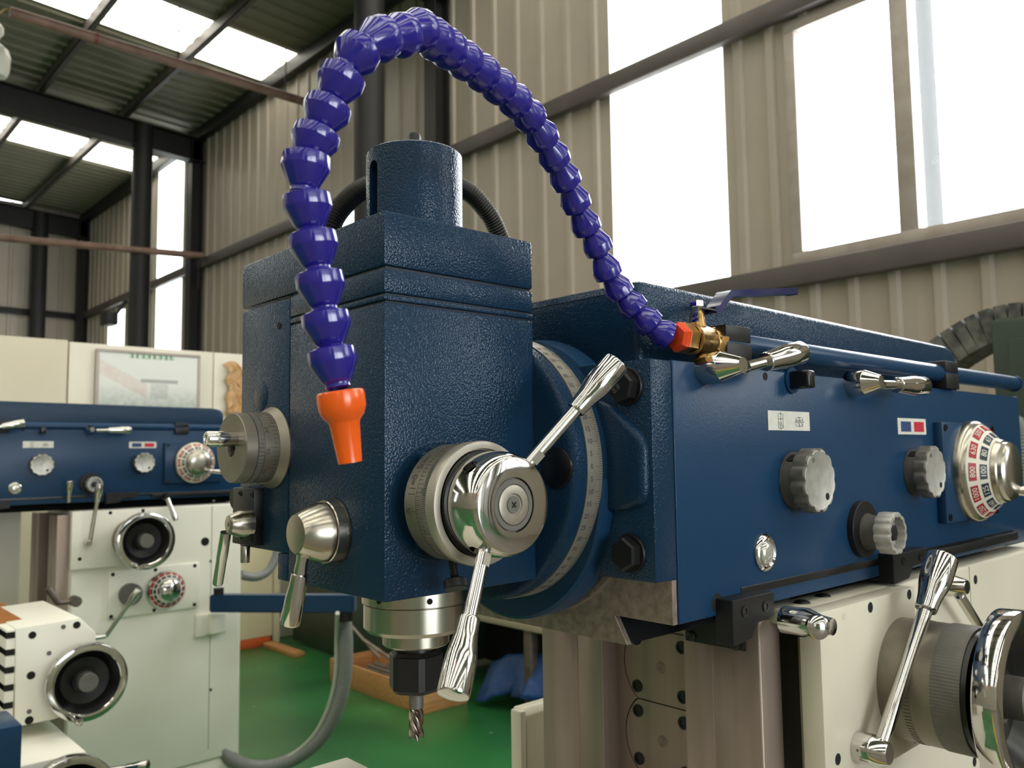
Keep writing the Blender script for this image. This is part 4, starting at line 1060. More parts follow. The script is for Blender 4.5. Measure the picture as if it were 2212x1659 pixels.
pipe_end = Vector((xv - 0.01, YPp, zp))
va = Vector((-1, 0, 0))
vl = thing('ball_valve', 'brass ball valve with navy sleeved lever on the foreground coolant pipe', 'valve', (pipe_end.x - 0.03, YPp, zp - 0.02))
xo = on(1468, 730, 'Y', YPp).x             # hose side end of the valve body
LB = pipe_end.x - xo
vb = MB().lathe(pipe_end + Vector((0.002, 0, 0)), va, [(0, 0), (0, 0.0165), (LB * 0.18, 0.0165), (LB * 0.2, 0.0155), (LB * 0.26, 0.0175), (LB * 0.36, 0.0186), (LB * 0.68, 0.0188), (LB * 0.70, 0.0198), (LB * 0.74, 0.0198), (LB * 0.75, 0.0170)], 40)
vbo = vb.build('valve_body', M_brass, vl)
MB().lathe(pipe_end + va * (LB * 0.77), va, [(-0.002, 0.014), (-0.002, 0.0188), (LB * 0.20, 0.0188), (LB * 0.24, 0.0172), (LB * 0.24, 0)], 6, spin=0.26).build('hex_end', M_brass, vl, smooth=20)
MB().lathe(pipe_end + Vector((0.003, 0, 0)), va, [(0, 0.014), (0, 0.0188), (LB * 0.19, 0.0188), (LB * 0.22, 0.0160)], 6, spin=0.26).build('hex_end', M_brass, vl, smooth=20)
xs = on(1506, 700, 'Y', YPp).x
st = Vector((xs, YPp, zp + 0.0155))
stem = MB().lathe(st, PZ, [(0, 0.0115), (0.007, 0.0098), (0.016, 0.0090), (0.019, 0.0075), (0.024, 0.0055), (0.034, 0.0055), (0.034, 0)], 28).build('valve_stem', M_brass, vl)
MB().lathe(st + Vector((0, 0, 0.0262)), PZ, [(0, 0.0055), (0, 0.0092), (0.0065, 0.0092), (0.0072, 0.0080), (0.0072, 0)], 6, spin=0.1).build('stem_nut', M_chrome, vl, smooth=20)
hz = st.z + 0.0238
lev = MB()
def strip(mb, pts, w, t, up=Vector((0, 1, 0))):
    """flat bar along pts, width along up, thickness t in the X-Z plane"""
    pts = [Vector(p) for p in pts]; n = len(pts); prev = None
    for i, p in enumerate(pts):
        d = (pts[min(i + 1, n - 1)] - pts[max(i - 1, 0)]).normalized(); nn = d.cross(up).normalized(); wi = w[i] if isinstance(w, list) else w
        ring = [mb.bm.verts.new(p + up * (wi / 2) + nn * (t / 2)), mb.bm.verts.new(p - up * (wi / 2) + nn * (t / 2)), mb.bm.verts.new(p - up * (wi / 2) - nn * (t / 2)), mb.bm.verts.new(p + up * (wi / 2) - nn * (t / 2))]
        if prev:
            for k in range(4): mb.bm.faces.new((prev[k], prev[(k + 1) % 4], ring[(k + 1) % 4], ring[k]))
        else: mb.bm.faces.new(ring)
        prev = ring
    mb.bm.faces.new(prev[::-1]); return mb
h1 = on(1540, 680, 'Y', YPp); h2 = on(1566, 634, 'Y', YPp); h3 = on(1712, 633, 'Y', YPp)
strip(lev, [(xs - 0.012, YPp, hz), (xs + 0.006, YPp, hz), (h1.x - 0.004, YPp, hz), (h1.x + 0.004, YPp, hz + 0.004)], 0.018, 0.0022)
strip(lev, [(xs - 0.0115, YPp - 0.007, hz + 0.001), (xs - 0.013, YPp - 0.007, hz - 0.004), (xs - 0.013, YPp - 0.007, hz - 0.019)], 0.009, 0.002)
lo_ = lev.build('lever_plate', M_chrome, vl)
strip(MB(), [(h1.x - 0.006, YPp, hz + 0.0005), (h1.x + 0.003, YPp, hz + 0.003), ((h1.x + h2.x) / 2, YPp, (hz + h2.z) / 2), (h2.x, YPp, h2.z - 0.001), (h2.x + 0.01, YPp, h2.z + 0.0005), (h3.x - 0.004, YPp, h3.z + 0.0015), (h3.x, YPp, h3.z + 0.0005)], [0.018, 0.021, 0.021, 0.022, 0.022, 0.021, 0.015], 0.0085).build('vinyl_sleeve', M_bluegrip, lo_, smooth=50)

# segmented coolant hose: belts seen at these pixels, nozzle first, with their distance from the lens
BELTS = [(718, 772), (705, 692), (692, 607), (677, 521), (664, 438), (661, 352), (682, 297), (707, 236), (738, 171), (772, 114), (822, 84), (868, 76), (906, 66), (940, 86), (969, 106),
         (1004, 131), (1042, 158), (1078, 187), (1113, 218), (1144, 252), (1172, 295), (1198, 341), (1222, 388), (1244, 438), (1266, 488), (1292, 534), (1312, 586), (1338, 628), (1368, 663), (1402, 697), (1436, 723)]
n = len(BELTS)
z_valve = proj((xo, YPp, zp))[2]
KEY = [(0, 0.606), (5, 0.610), (9, 0.630), (10, 0.652), (11, 0.678), (13, 0.712), (15, 0.760), (18, 0.845), (21, 0.925), (24, 0.978), (27, 1.005), (30, z_valve - 0.006)]
zs = []
for i in range(n):
    for (i0, z0), (i1, z1) in zip(KEY, KEY[1:]):
        if i0 <= i <= i1: z = z0 + (z1 - z0) * (i - i0) / (i1 - i0)
    zs.append(z)
HP = [CAM + ray(*BELTS[i]) * zs[i] for i in range(n)]
noz = [CAM + ray(737, 862) * 0.603, CAM + ray(757, 1002) * 0.602]
hose = thing('coolant_hose', 'violet blue segmented coolant hose arching over the head with orange nozzle', 'hose', tuple(HP[-1]))
RH = 0.0176; HS = 0.0176 / 0.0238
SEG = None
def hose_mesh():
    """one segment, local +Z towards the nozzle: shoulder, belt, faceted cone, ball neck"""
    global ORG
    keep = ORG; ORG = Vector((0, 0, 0))
    p = 0.0385
    prof = [(-0.0120, 0.0126), (-0.0105, 0.0136), (-0.0082, 0.0215), (-0.0072, 0.0230), (0.0050, 0.0238), (0.0056, 0.0236), (0.0235, 0.0150), (0.0252, 0.0136), (0.0262, 0.0126), (0.0285, 0.0124), (0.0300, 0.0128), (0.0315, 0.0100)]
    mb = MB().lathe((0, 0, 0), (0, 0, 1), [(t * HS, r * HS) for t, r in prof], 48, fn=lambda th, k: 1 + (0.009 * math.cos(12 * th) if 3 <= k <= 7 else 0))
    me = mb.mesh('hose_segment', 23); me.materials.append(M_hose); ORG = keep
    return me
SEG = hose_mesh()
allp = [noz[0]] + HP + [Vector((xo - 0.006, YPp, zp))]
for i in range(n):
    nxt, prv = allp[i], allp[i + 2]
    d1 = (nxt - allp[i + 1]).normalized(); d2 = (allp[i + 1] - prv).normalized()
    d = (d1 * 0.65 + d2 * 0.35).normalized()
    a_, u, v = basis(d)
    o = bpy.data.objects.new('hose_segment', SEG); COL.objects.link(o); o.parent = hose
    mt = Matrix.Identity(4)
    for r_ in range(3):
        mt[r_][0] = u[r_]; mt[r_][1] = v[r_]; mt[r_][2] = a_[r_]; mt[r_][3] = (allp[i + 1] - Vector(hose.location))[r_]
    o.matrix_local = mt @ Matrix.Diagonal((1, 1, (min(1.0, max(0.85, (nxt - allp[i + 1]).length / 0.0285)) if i < 10 else 1.10), 1))
dN = (noz[1] - noz[0]); LN = dN.length
MB().lathe(noz[0] - dN * 0.02, dN, [(-0.004, 0.0105), (-0.0048, 0.0158), (-0.0038, 0.0170), (0.0, 0.0174), (0.0075, 0.0172), (0.0135, 0.0148), (0.0168, 0.0118), (0.0185, 0.0110), (LN * 0.97, 0.0086), (LN * 1.0, 0.0086), (LN, 0.007), (LN * 0.7, 0.0066), (LN * 0.7, 0)], 40).build('nozzle', M_orange, hose)
cb = Vector((xo - 0.001, YPp, zp)); dv_ = (HP[-1] - cb).normalized()
MB().lathe(cb + Vector((0.004, 0, 0)), va, [(0, 0.014), (0, 0.0186), (0.009, 0.0186), (0.013, 0.0150), (0.013, 0)], 6, spin=0.26).build('hex_adapter', M_orange2, hose, smooth=20)

# ------------------------------------------------------------------ the same model of machine standing behind on the left
TC = Vector((-0.055, 3.20, 0.0)); DR = Vector((-0.145, 0.0, 0.022))
nb = thing('milling_machine', 'second blue and cream milling machine standing behind on the left with two black handwheels', 'machine', tuple(Vector(mill.location) + TC))
def copy_tree(o, parent, shift=None):
    c = o.copy(); COL.objects.link(c); c.parent = parent
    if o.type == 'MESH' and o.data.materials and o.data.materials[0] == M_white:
        c.material_slots[0].link = 'OBJECT'; c.material_slots[0].material = M_white_lit
    if shift is not None: c.location = c.location + shift
    for ch in list(o.children): copy_tree(ch, c)
    return c
SKIP = {'saddle_casting', 'cover_plate', 'feed_lever', 'table_clamp', 'saddle_clamp', 'wiper_plate'}
for o in RAM: copy_tree(o, nb, DR)
for o in list(COLP):
    if o.name.split('.')[0] in SKIP: continue
    copy_tree(o, nb)
YN, YNS = YP + TC.y, YS + TC.y
xr = on(520, 1300, 'Y', YNS).x; xj = on(455, 1300, 'Y', YNS).x; xl = on(150, 1300, 'Y', YNS).x
nbody = MB().box((xl + 0.004, YNS, 0.15), (xr, YNS + 0.42, 1.287), 0.01, 3).build('column_casting', M_white_lit, nb)
MB().box((xj - 0.001, YNS - 0.0006, 0.2), (xj + 0.001, YNS + 0.002, 1.28)).build('casting_joint', M_knob, nbody)
for px, py, r in ((443, 1170, 0.019), (462, 1082, 0.006), (455, 1212, 0.006), (455, 1490, 0.007)):
    p = on(px, py, 'Y', YNS); MB().cyl(ap(p, 0, 0.004), ap(p, 0, -0.0012), r, seg=20).build('bolt_hole', M_hole if r > 0.01 else M_knob, nbody)
# lower control plate with crank disc and feed dial
YL = YNS - 0.014
P4 = [on(x, y, 'Y', YL) for x, y in ((235, 1236), (432, 1213), (430, 1308), (235, 1341))]
lpz0, lpz1 = (P4[2].z + P4[3].z) / 2, (P4[0].z + P4[1].z) / 2
lp_ = MB().box((P4[0].x, YL, lpz0), (P4[1].x, YNS + 0.002, lpz1), 0.004, 2).build('lower_control_plate', M_white_lit, nb)
for px, py in ((244, 1241), (336, 1231), (421, 1222), (240, 1332), (333, 1318), (420, 1306)):
    p = on(px, py, 'Y', YL); MB().cyl(ap(p, 0, 0.003), ap(p, 0, -0.001), 0.008, seg=16).build('screw_hole', M_hole, lp_)
dcn = on(358, 1273, 'Y', YL); rd = 0.082
fd = MB().lathe(dcn, NY, [(0, 0), (0, rd), (0.012, rd), (0.02, rd * 0.93), (0.02, 0)], 56).build('feed_dial', M_chrome, lp_)
MB().lathe(dcn, NY, [(0.019, 0), (0.019, rd * 0.92), (0.044, rd * 0.62), (0.044, 0)], 56).build('number_cone', M_whitenum, fd)
MB().lathe(dcn, NY, [(0.044, 0), (0.044, rd * 0.62), (0.056, rd * 0.55), (0.064, rd * 0.36), (0.067, 0)], 48).build('dial_cap', M_chrome, fd)
rbn, bbn = MB(), MB()
for i in range(16):
    th = 2 * PI * i / 16
    for f, m_ in ((0.25, rbn), (0.7, bbn)):
        r_ = rd * (0.92 - 0.30 * f) + 0.001; c = dcn + Vector((r_ * math.cos(th), -0.0195 - 0.025 * f, r_ * math.sin(th)))
        tg = Vector((-math.sin(th), 0, math.cos(th))); sv = Vector((-math.cos(th) * 0.77, -0.64, -math.sin(th) * 0.77))
        m_.plate(c, tg * -1, sv * -1, 0.022 if f < 0.5 else 0.017, 0.010, 0.0006)
rbn.build('red_number_fields', M_rednum, fd, smooth=0, kind='stuff'); bbn.build('navy_number_fields', M_bluenum, fd, smooth=0, kind='stuff')
dk = on(280, 1283, 'Y', YL)
dkd = MB().lathe(dk, NY, [(0, 0), (0, 0.046), (0.022, 0.046), (0.024, 0.044), (0.024, 0)], 40).build('crank_disc', M_knob, lp_)
q0 = on(229, 1374, 'Y', YL - 0.05); q1 = on(300, 1274, 'Y', YL - 0.11)
grip_lever('crank_lever', q0, q1, 0.66, 0.009, 0.011, 0.0165, lp_)
q = on(205, 1377, 'Y', YL - 0.04); MB().cyl(q, q0, 0.012, 0.010, 20).build('lever_boss', M_chrome, lp_)
# upper lever, small clamps
q0 = on(194, 1172, 'Y', YN - 0.03); q1 = on(216, 1044, 'Y', YN - 0.07)
lb2 = MB().lathe(on(187, 1172, 'Y', YN), NY, [(0, 0), (0, 0.014), (0.04, 0.012), (0.045, 0.009), (0.045, 0)], 20).build('feed_lever', M_chrome, nb)
grip_lever('lever_rod', q0, q1, 0.68, 0.008, 0.011, 0.016, lb2)
q0 = on(148, 1085, 'Y', YN - 0.01); q1 = on(151, 1038, 'Y', YN - 0.03)
grip_lever('saddle_clamp', q0, q1, 0.45, 0.008, 0.010, 0.014, nb)
q0 = on(362, 1077, 'Y', YN - 0.02); q1 = on(380, 1124, 'Y', YN - 0.05)
grip_lever('table_clamp', q0, q1, 0.3, 0.009, 0.010, 0.012, nb)
MB().lathe(on(358, 1073, 'Y', YNS), NY, [(0, 0), (0, 0.017), (0.03, 0.013), (0.03, 0)], 20).build('clamp_boss', M_black, nb)
# hinge bracket, swing arm with drooping conduit
p = on(420, 1328, 'Y', YNS); p2 = on(446, 1372, 'Y', YNS); p3 = on(480, 1375, 'Y', YNS)
br = MB().box((p.x, YNS - 0.02, p2.z), (p2.x + 0.01, YNS + 0.002, p.z), 0.006).box((p2.x, YNS - 0.05, p2.z + 0.005), (p3.x, YNS + 0.002, p.z + 0.005), 0.012, 3).build('arm_bracket', M_white_lit, nb)
a0 = on(458, 1302, 'Y', 3.72); a1 = on(768, 1303, 'Z', a0.z)
arm_d = (a1 - a0).normalized(); sd = Vector((-arm_d.y, arm_d.x, 0))
arm = MB()
A = [arm.bm.verts.new(a0 + sd * u + Vector((0, 0, w_))) for u, w_ in ((-0.03, -0.038), (0.03, -0.038), (0.03, 0.038), (-0.03, 0.038))]
B = [arm.bm.verts.new(a1 + sd * u + Vector((0, 0, w_))) for u, w_ in ((-0.03, -0.038), (0.03, -0.038), (0.03, 0.038), (-0.03, 0.038))]
arm.bm.faces.new(A); arm.bm.faces.new(B[::-1])
for i in range(4): arm.bm.faces.new((A[i], B[i], B[(i + 1) % 4], A[(i + 1) % 4]))
bmesh.ops.recalc_face_normals(arm.bm, faces=arm.bm.faces)
bmesh.ops.bevel(arm.bm, geom=list(arm.bm.edges), offset=0.006, segments=2, affect='EDGES')
armo = arm.build('swing_arm', M_blue2, nb)
MB().cyl(a0 + arm_d * 0.03 + Vector((0, 0, 0.03)), a0 + arm_d * 0.03 + Vector((0, 0, 0.065)), 0.022, seg=20).build('pivot_pin', M_black, armo)
MB().cyl(a1 - arm_d * 0.045 + Vector((0, 0, -0.035)), a1 - arm_d * 0.045 + Vector((0, 0, -0.075)), 0.034, seg=24).build('conduit_gland', M_black, armo)
zc = proj(a1)[2]
cpx = [(742, 1322), (747, 1380), (746, 1440), (737, 1500), (718, 1552), (688, 1598), (640, 1636), (585, 1656), (535, 1655), (495, 1636), (466, 1602)]
cpt = [CAM + ray(x, y) * (zc + 0.05 - 0.0 * i + (0.02 * i if i < 6 else 0.12 - 0.01 * (i - 6))) for i, (x, y) in enumerate(cpx)]
pth, rad = corrugated(spline(cpt, 12), 0.033, 0.011, 0.003)
MB().tube(pth, rad, 14).build('drooping_conduit', M_greytube, nb)
cp2 = [p_ + Vector((-0.035, 0.02, 0)) for p_ in cpt[:8]]
MB().tube(spline([a1 + Vector((-0.09, 0, -0.03))] + cp2[1:], 8), 0.010, 10).build('clear_tube', mat('clear_vinyl_tube', rgb(190, 188, 178), 0.15), nb)
q = [on(x, y, 'Y', 4.6) for x, y in ((600, 1150), (598, 1195), (580, 1232), (552, 1246), (520, 1242))]
pth, rad = corrugated(spline(q, 10), 0.026, 0.010, 0.0015)
MB().tube(pth, rad, 14).build('looped_conduit', M_greytube, nb)
# far side electric box of this machine
p = on(48, 1095, 'Y', 4.3); p2 = on(48, 1325, 'Y', 4.3)
MB().box((p.x - 0.45, 4.3, 0.05), (p.x, 4.55, p.z), 0.01).build('electric_box', M_white_lit, nb)
# work table end with tee slots, its handwheel and the knee below
YT = 2.90
tp = [on(x, y, 'Y', YT) for x, y in ((33, 1357), (174, 1334), (208, 1368), (206, 1520), (120, 1554), (32, 1572))]
tbl = MB().prism([(v.x, v.z) for v in tp], 'Y', YT, YT + 0.45, 0.006, 2).build('table_end', M_white_lit, nb)
tx = tp[0].x
for py in (1372, 1409, 1447, 1485, 1523):
    z = on(30, py, 'Y', YT).z
    MB().box((tx - 0.022, YT + 0.004, z - 0.009), (tx + 0.002, YT + 0.44, z + 0.009)).build('tee_slot', M_hole, tbl)
MB().box((tx - 0.022, YT + 0.006, tp[5].z + 0.012), (tx + 0.004, YT + 0.45, tp[0].z - 0.004), 0.003).build('table_face', M_white_lit, tbl)
for px, py, r in ((70, 1372, 0.011), (166, 1350, 0.011), (67, 1459, 0.012), (63, 1556, 0.012), (137, 1354, 0.007), (63, 1537, 0.007), (106, 1411, 0.007)):
    p = on(px, py, 'Y', YT); MB().cyl(ap(p, 0, 0.003), ap(p, 0, -0.001), r, seg=16).build('screw_hole', M_hole if r > 0.01 else M_knob, tbl)
hwb = on(178, 1466, 'Y', YT)
MB().lathe(hwb, NY, [(0, 0), (0, 0.03), (0.02, 0.03), (0.02, 0)], 32).build('wheel_boss', M_grey, nb)
handwheel(hwb, 0.032, lambda mb, n_, m: mb.build(n_, m, nb))
kc = on(187, 1622, 'Y', 2.66); k2 = on(124, 1560, 'Y', YT)
MB().box((kc.x - 0.42, 2.66, kc.z - 0.4), (kc.x, 3.6, kc.z), 0.006).build('knee', M_white_lit, nb)
hwb = on(140, 1716, 'Y', 2.64)
handwheel(hwb, 0.03, lambda mb, n_, m: mb.build(n_, m, nb))
q0 = on(236, 1664, 'Y', 2.60); q1 = on(320, 1652, 'Y', 2.52)
grip_lever('knee_lever', q0, q1, 0.45, 0.009, 0.011, 0.014, nb)
MB().box((on(0, 1600, 'Y', 2.45).x - 0.3, 2.45, 0.55), (on(48, 1600, 'Y', 2.45).x, 2.62, on(40, 1566, 'Y', 2.45).z), 0.006).build('drip_tray', M_blue2, nb)
bz = 1.0
pa, pb_ = on(0, 1262, 'Z', bz), on(100, 1290, 'Z', bz)
MB().box((pa.x - 0.45, pb_.y - 0.42, bz - 0.012), (pb_.x - 0.14, pa.y - 0.15, bz), 0.004).build('table_cover', M_brown, nb)
MB().box((pa.x - 0.45, pb_.y - 0.42, bz - 0.30), (pb_.x - 0.15, pa.y - 0.15, bz - 0.0125), 0.006).build('worktable', M_scraped, nb)
MB().box((0.95, YNS + 0.01, 0), (xr - 0.03, 4.25, 0.16), 0.02).build('machine_base', M_white_lit, nb)
st_ = MB(); p = on(128, 1285, 'Y', 3.5)
st_.cyl(ap(p, -0.04, 0, 0.03), ap(p, 0.0, 0, -0.03), 0.013, seg=14).cyl(ap(p, -0.01, 0, -0.03), ap(p, 0.06, 0, -0.03), 0.009, seg=14).cyl(ap(p, 0.055, -0.02, -0.03), ap(p, 0.055, 0.02, -0.03), 0.02, seg=14)
st_.build('stop_clamp', M_scrap, nb)
coolant_pipe('blue coolant pipe along the top of the milling machine behind on the left', dx=TC.x + DR.x, dy=TC.y)

# ------------------------------------------------------------------ partition, poster, cabinets along the back
YPT = 6.6; ZPT = 2.362
pt_ = thing('partition', 'cream board partition standing behind the rear milling machine', 'partition', (2.0, YPT, 0))
xs_ = [-2.6, -1.5, -0.35, on(148, 760, 'Y', YPT).x, 2.75, 3.32, 3.95]
for i, (a, b) in enumerate(zip(xs_, xs_[1:])):
    MB().box((a + 0.004, YPT + (0.0 if i < 3 else -0.012), 0), (b - 0.004, YPT + 0.05, ZPT if i < 3 else ZPT - 0.012), 0.004).build('partition_board', M_partition if i < 3 else M_partition2, pt_)
YPO = YPT - 0.05
c0, c1 = on(208, 752, 'Y', YPO), on(433, 768, 'Y', YPO)
pw, phh = c1.x - c0.x, 0.62
po = thing('poster_board', 'framed white poster with green heading hanging on the cream partition', 'poster', ((c0.x + c1.x) / 2, YPO, 1.5))
def poster_mat():
    m = bpy.data.materials.new('faded_poster_print'); m.use_nodes = True; nt = m.node_tree; b = nt.nodes['Principled BSDF']
    tc = nt.nodes.new('ShaderNodeTexCoord'); sep = nt.nodes.new('ShaderNodeSeparateXYZ'); nt.links.new(tc.outputs['Generated'], sep.inputs[0])
    n1 = nt.nodes.new('ShaderNodeTexNoise'); n1.inputs['Scale'].default_value = 16; n1.inputs['Detail'].default_value = 4; nt.links.new(tc.outputs['Generated'], n1.inputs['Vector'])
    def math_(op, a, b_):
        x_ = nt.nodes.new('ShaderNodeMath'); x_.operation = op
        for i_, v_ in enumerate((a, b_)):
            if isinstance(v_, (int, float)): x_.inputs[i_].default_value = v_
            else: nt.links.new(v_, x_.inputs[i_])
        return x_.outputs[0]
    mr = nt.nodes.new('ShaderNodeMapRange'); nt.links.new(sep.outputs[2], mr.inputs[0]); mr.inputs[1].default_value = 0.60; mr.inputs[2].default_value = 0.30; mr.inputs[3].default_value = 0; mr.inputs[4].default_value = 1
    green = math_('MULTIPLY', mr.outputs[0], n1.outputs['Fac'])
    def mixc(fac, ca, cb):
        mx_ = nt.nodes.new('ShaderNodeMix'); mx_.data_type = 'RGBA'; nt.links.new(fac, mx_.inputs[0])
        if isinstance(ca, tuple): mx_.inputs[6].default_value = ca
        else: nt.links.new(ca, mx_.inputs[6])
        mx_.inputs[7].default_value = cb; return mx_.outputs[2]
    col_ = mixc(green, rgb(226, 226, 220), rgb(70, 104, 96))
    # slanting pink bar on the left
    dlt = math_('SUBTRACT', sep.outputs[2], math_('SUBTRACT', 0.82, math_('MULTIPLY', sep.outputs[0], 0.62)))
    bar = math_('LESS_THAN', math_('ABSOLUTE', dlt, 0.0), 0.09); bar = math_('MULTIPLY', bar, math_('LESS_THAN', sep.outputs[0], 0.47))
    bar = math_('MULTIPLY', bar, math_('MULTIPLY', n1.outputs['Fac'], 0.5))
    col_ = mixc(bar, col_, rgb(206, 150, 140))
    # grey roofline in the middle
    zz = math_('LESS_THAN', math_('ABSOLUTE', math_('SUBTRACT', sep.outputs[2], 0.66), 0.0), 0.022)
    xx = math_('LESS_THAN', math_('ABSOLUTE', math_('SUBTRACT', sep.outputs[0], 0.60), 0.0), 0.19)
    col_ = mixc(math_('MULTIPLY', math_('MULTIPLY', zz, xx), 0.6), col_, rgb(110, 120, 112))
    zz = math_('LESS_THAN', math_('ABSOLUTE', math_('SUBTRACT', sep.outputs[2], 0.53), 0.0), 0.10)
    xx = math_('LESS_THAN', math_('ABSOLUTE', math_('SUBTRACT', sep.outputs[0], 0.60), 0.0), 0.09)
    col_ = mixc(math_('MULTIPLY', math_('MULTIPLY', zz, xx), math_('MULTIPLY', n1.outputs['Fac'], 0.5)), col_, rgb(120, 130, 122))
    nt.links.new(col_, b.inputs['Base Color']); b.inputs['Roughness'].default_value = 0.3
    return m
zt = c0.z
MB().box((c0.x + 0.02, YPO, zt - phh), (c1.x - 0.02, YPO + 0.02, zt - 0.02)).build('printed_sheet', poster_mat(), po, smooth=0)
fr = M_frame
MB().box((c0.x, YPO - 0.008, zt - 0.022), (c1.x, YPO + 0.024, zt), 0.003).build('frame_rail', fr, po); MB().box((c0.x, YPO - 0.008, zt - phh), (c1.x, YPO + 0.024, zt - phh + 0.022), 0.003).build('frame_rail', fr, po)
MB().box((c0.x, YPO - 0.008, zt - phh + 0.022), (c0.x + 0.022, YPO + 0.024, zt - 0.022), 0.003).build('frame_stile', fr, po); MB().box((c1.x - 0.022, YPO - 0.008, zt - phh + 0.022), (c1.x, YPO + 0.024, zt - 0.022), 0.003).build('frame_stile', fr, po)
M_greenink = mat('green_heading_ink', rgb(60, 150, 84), 0.5)
rs = random.Random(3)
for k in range(8):                           # eight blocky green characters, unreadable in the photograph
    g = MB(); gx = on(281 + k * 12.2, 768, 'Y', YPO).x; gz = on(281 + k * 12.2, 768 + k * 0.75, 'Y', YPO).z + 0.0; gs = 0.034
    for i in range(3): g.box((gx, YPO - 0.0015, gz - gs / 2 + i * gs * 0.38), (gx + gs * rs.uniform(0.7, 1), YPO + 0.001, gz - gs / 2 + i * gs * 0.38 + gs * 0.14))
    for i in range(2): 
        vx = gx + gs * rs.uniform(0.1, 0.75); g.box((vx, YPO - 0.002, gz - gs / 2), (vx + gs * 0.14, YPO + 0.0008, gz + gs * 0.42))
    g.build('heading_character', M_greenink, po, smooth=0, kind='stuff')
# crumpled kraft paper on the partition
org((2.72, YPT - 0.06, 1.9))
kb = MB(); rs = random.Random(5)
base = on(512, 870, 'Y', YPT - 0.06)
gridv = []
for j in range(13):
    row = []
    for i in range(11):
        edge = 0.02 * math.sin(j * 1.7) * (1 if i > 5 else -1)
        row.append(kb.bm.verts.new((base.x + 0.06 + (i / 10 - 0.5) * 0.30 + edge + rs.uniform(-0.008, 0.008), YPT - 0.045 - 0.035 * abs(math.sin(i * 1.1 + j * 0.8)) + rs.uniform(-0.012, 0.012), base.z - 0.12 + j * 0.036 + 0.03 * math.sin(i * 0.9) + rs.uniform(-0.008, 0.008))))
    gridv.append(row)
for j in range(12):
    for i in range(10): kb.bm.faces.new((gridv[j][i], gridv[j][i + 1], gridv[j + 1][i + 1], gridv[j + 1][i]))
kbo = kb.build('wrapping_paper', M_kraft, smooth=20)
md = kbo.modifiers.new('s', 'SOLIDIFY'); md.thickness = 0.006
tag(kbo, 'crumpled brown paper hanging beside the poster on the partition', 'paper')
# cream cabinet at the foot of the partition
cL, cR = on(505, 1300, 'Y', 6.5), on(575, 1300, 'Y', 6.5)
cab = thing('cream_cabinet', 'cream steel cabinet with an orange plinth behind the rear machine', 'cabinet', ((cL.x + cR.x) / 2, 6.5, 0))
MB().box((cL.x - 0.5, 6.38, 0.07), (cR.x, 6.575, 0.95), 0.01).build('cabinet_body', M_cream, cab)
MB().box((cL.x - 0.5, 6.375, 0.0), (cR.x - 0.02, 6.575, 0.068), 0.004).build('plinth', mat('orange_plinth', rgb(190, 84, 36), 0.5), cab)
org((on(594, 1300, 'Y', 6.45).x, 6.45, 0))
x = ORG.x
tag(MB().box((x - 0.03, 6.42, 0), (x + 0.03, 6.50, 1.2), 0.006).build('post', M_cream), 'narrow cream post beside the orange-footed cabinet', 'post')
# low bench along the wall: green cabinet end and open end with steel legs
XBn = 3.30
bn = thing('workbench', 'long low workbench with dark green side panels along the window wall', 'bench', (3.8, 4.4, 0))
MB().box((XBn, 1.6, 0.50), (4.35, 6.32, 0.545), 0.006).build('bench_top', M_bench, bn)
MB().box((XBn + 0.02, 4.72, 0.03), (XBn + 0.06, 6.30, 0.50), 0.004).build('side_panel', M_dkgreen, bn)
MB().box((XBn + 0.07, 4.72, 0.03), (4.3, 4.76, 0.50)).build('end_panel', M_dkgreen, bn)
for y_ in (1.7, 3.55, 4.66):
    MB().box((XBn + 0.03, y_ - 0.03, 0), (XBn + 0.09, y_ + 0.03, 0.50), 0.004).build('leg', M_scrap, bn)
    MB().box((4.24, y_ - 0.03, 0), (4.30, y_ + 0.03, 0.50), 0.004).build('leg', M_scrap, bn)
MB().box((4.0, 1.6, 0.03), (4.03, 4.7, 0.50)).build('back_panel', M_steel, bn)
# machine parts standing on the bench, dark against the wall
org((3.7, 5.6, 0.545))
bxm = thing('green_machine_cabinet', 'dark green machine cabinet standing on the low workbench', 'cabinet', (3.7, 5.6, 0.546))
MB().box((3.42, 5.0, 0.547), (4.2, 6.2, 1.25), 0.02).build('cabinet_body', M_dkgreen, bxm)
MB().box((3.405, 5.1, 0.62), (3.425, 5.58, 1.18), 0.006).build('door', M_dkgreen, bxm); MB().box((3.405, 5.62, 0.62), (3.425, 6.1, 1.18), 0.006).build('door', M_dkgreen, bxm)
# crate of scrap bars
ca, cb_ = on(700, 1474, 'Z', 0), on(905, 1532, 'Z', 0)
XCr = 2.95
cr = thing('wooden_crate', 'open shallow pine crate full of steel bar scraps on the green floor', 'crate', (XCr + 0.17, 4.55, 0))
ylo, yhi, hcr = 4.05, 5.08, 0.15
MB().box((XCr, ylo, 0), (XCr + 0.018, yhi, hcr), 0.002).build('side_plank', M_wood, cr); MB().box((XCr + 0.33, ylo, 0), (XCr + 0.348, yhi, hcr), 0.002).build('side_plank', M_wood, cr)
MB().box((XCr + 0.019, ylo, 0), (XCr + 0.329, ylo + 0.018, hcr), 0.002).build('end_plank', M_wood, cr); MB().box((XCr + 0.019, yhi - 0.018, 0), (XCr + 0.329, yhi, hcr), 0.002).build('end_plank', M_wood, cr)
MB().box((XCr + 0.019, ylo + 0.019, 0.0), (XCr + 0.329, yhi - 0.019, 0.014)).build('bottom_board', M_wood, cr)
rs = random.Random(11)
def bar(c, d, L, r_, sg, label='short steel bar offcut lying flat in the pine crate', group='steel bars in the pine crate'):
    org(c)
    return tag(MB().lathe(c - d * L / 2, d, [(0, 0), (0, r_), (L, r_), (L, 0)], sg).build('steel_bar', M_scrap), label, 'bar', group)
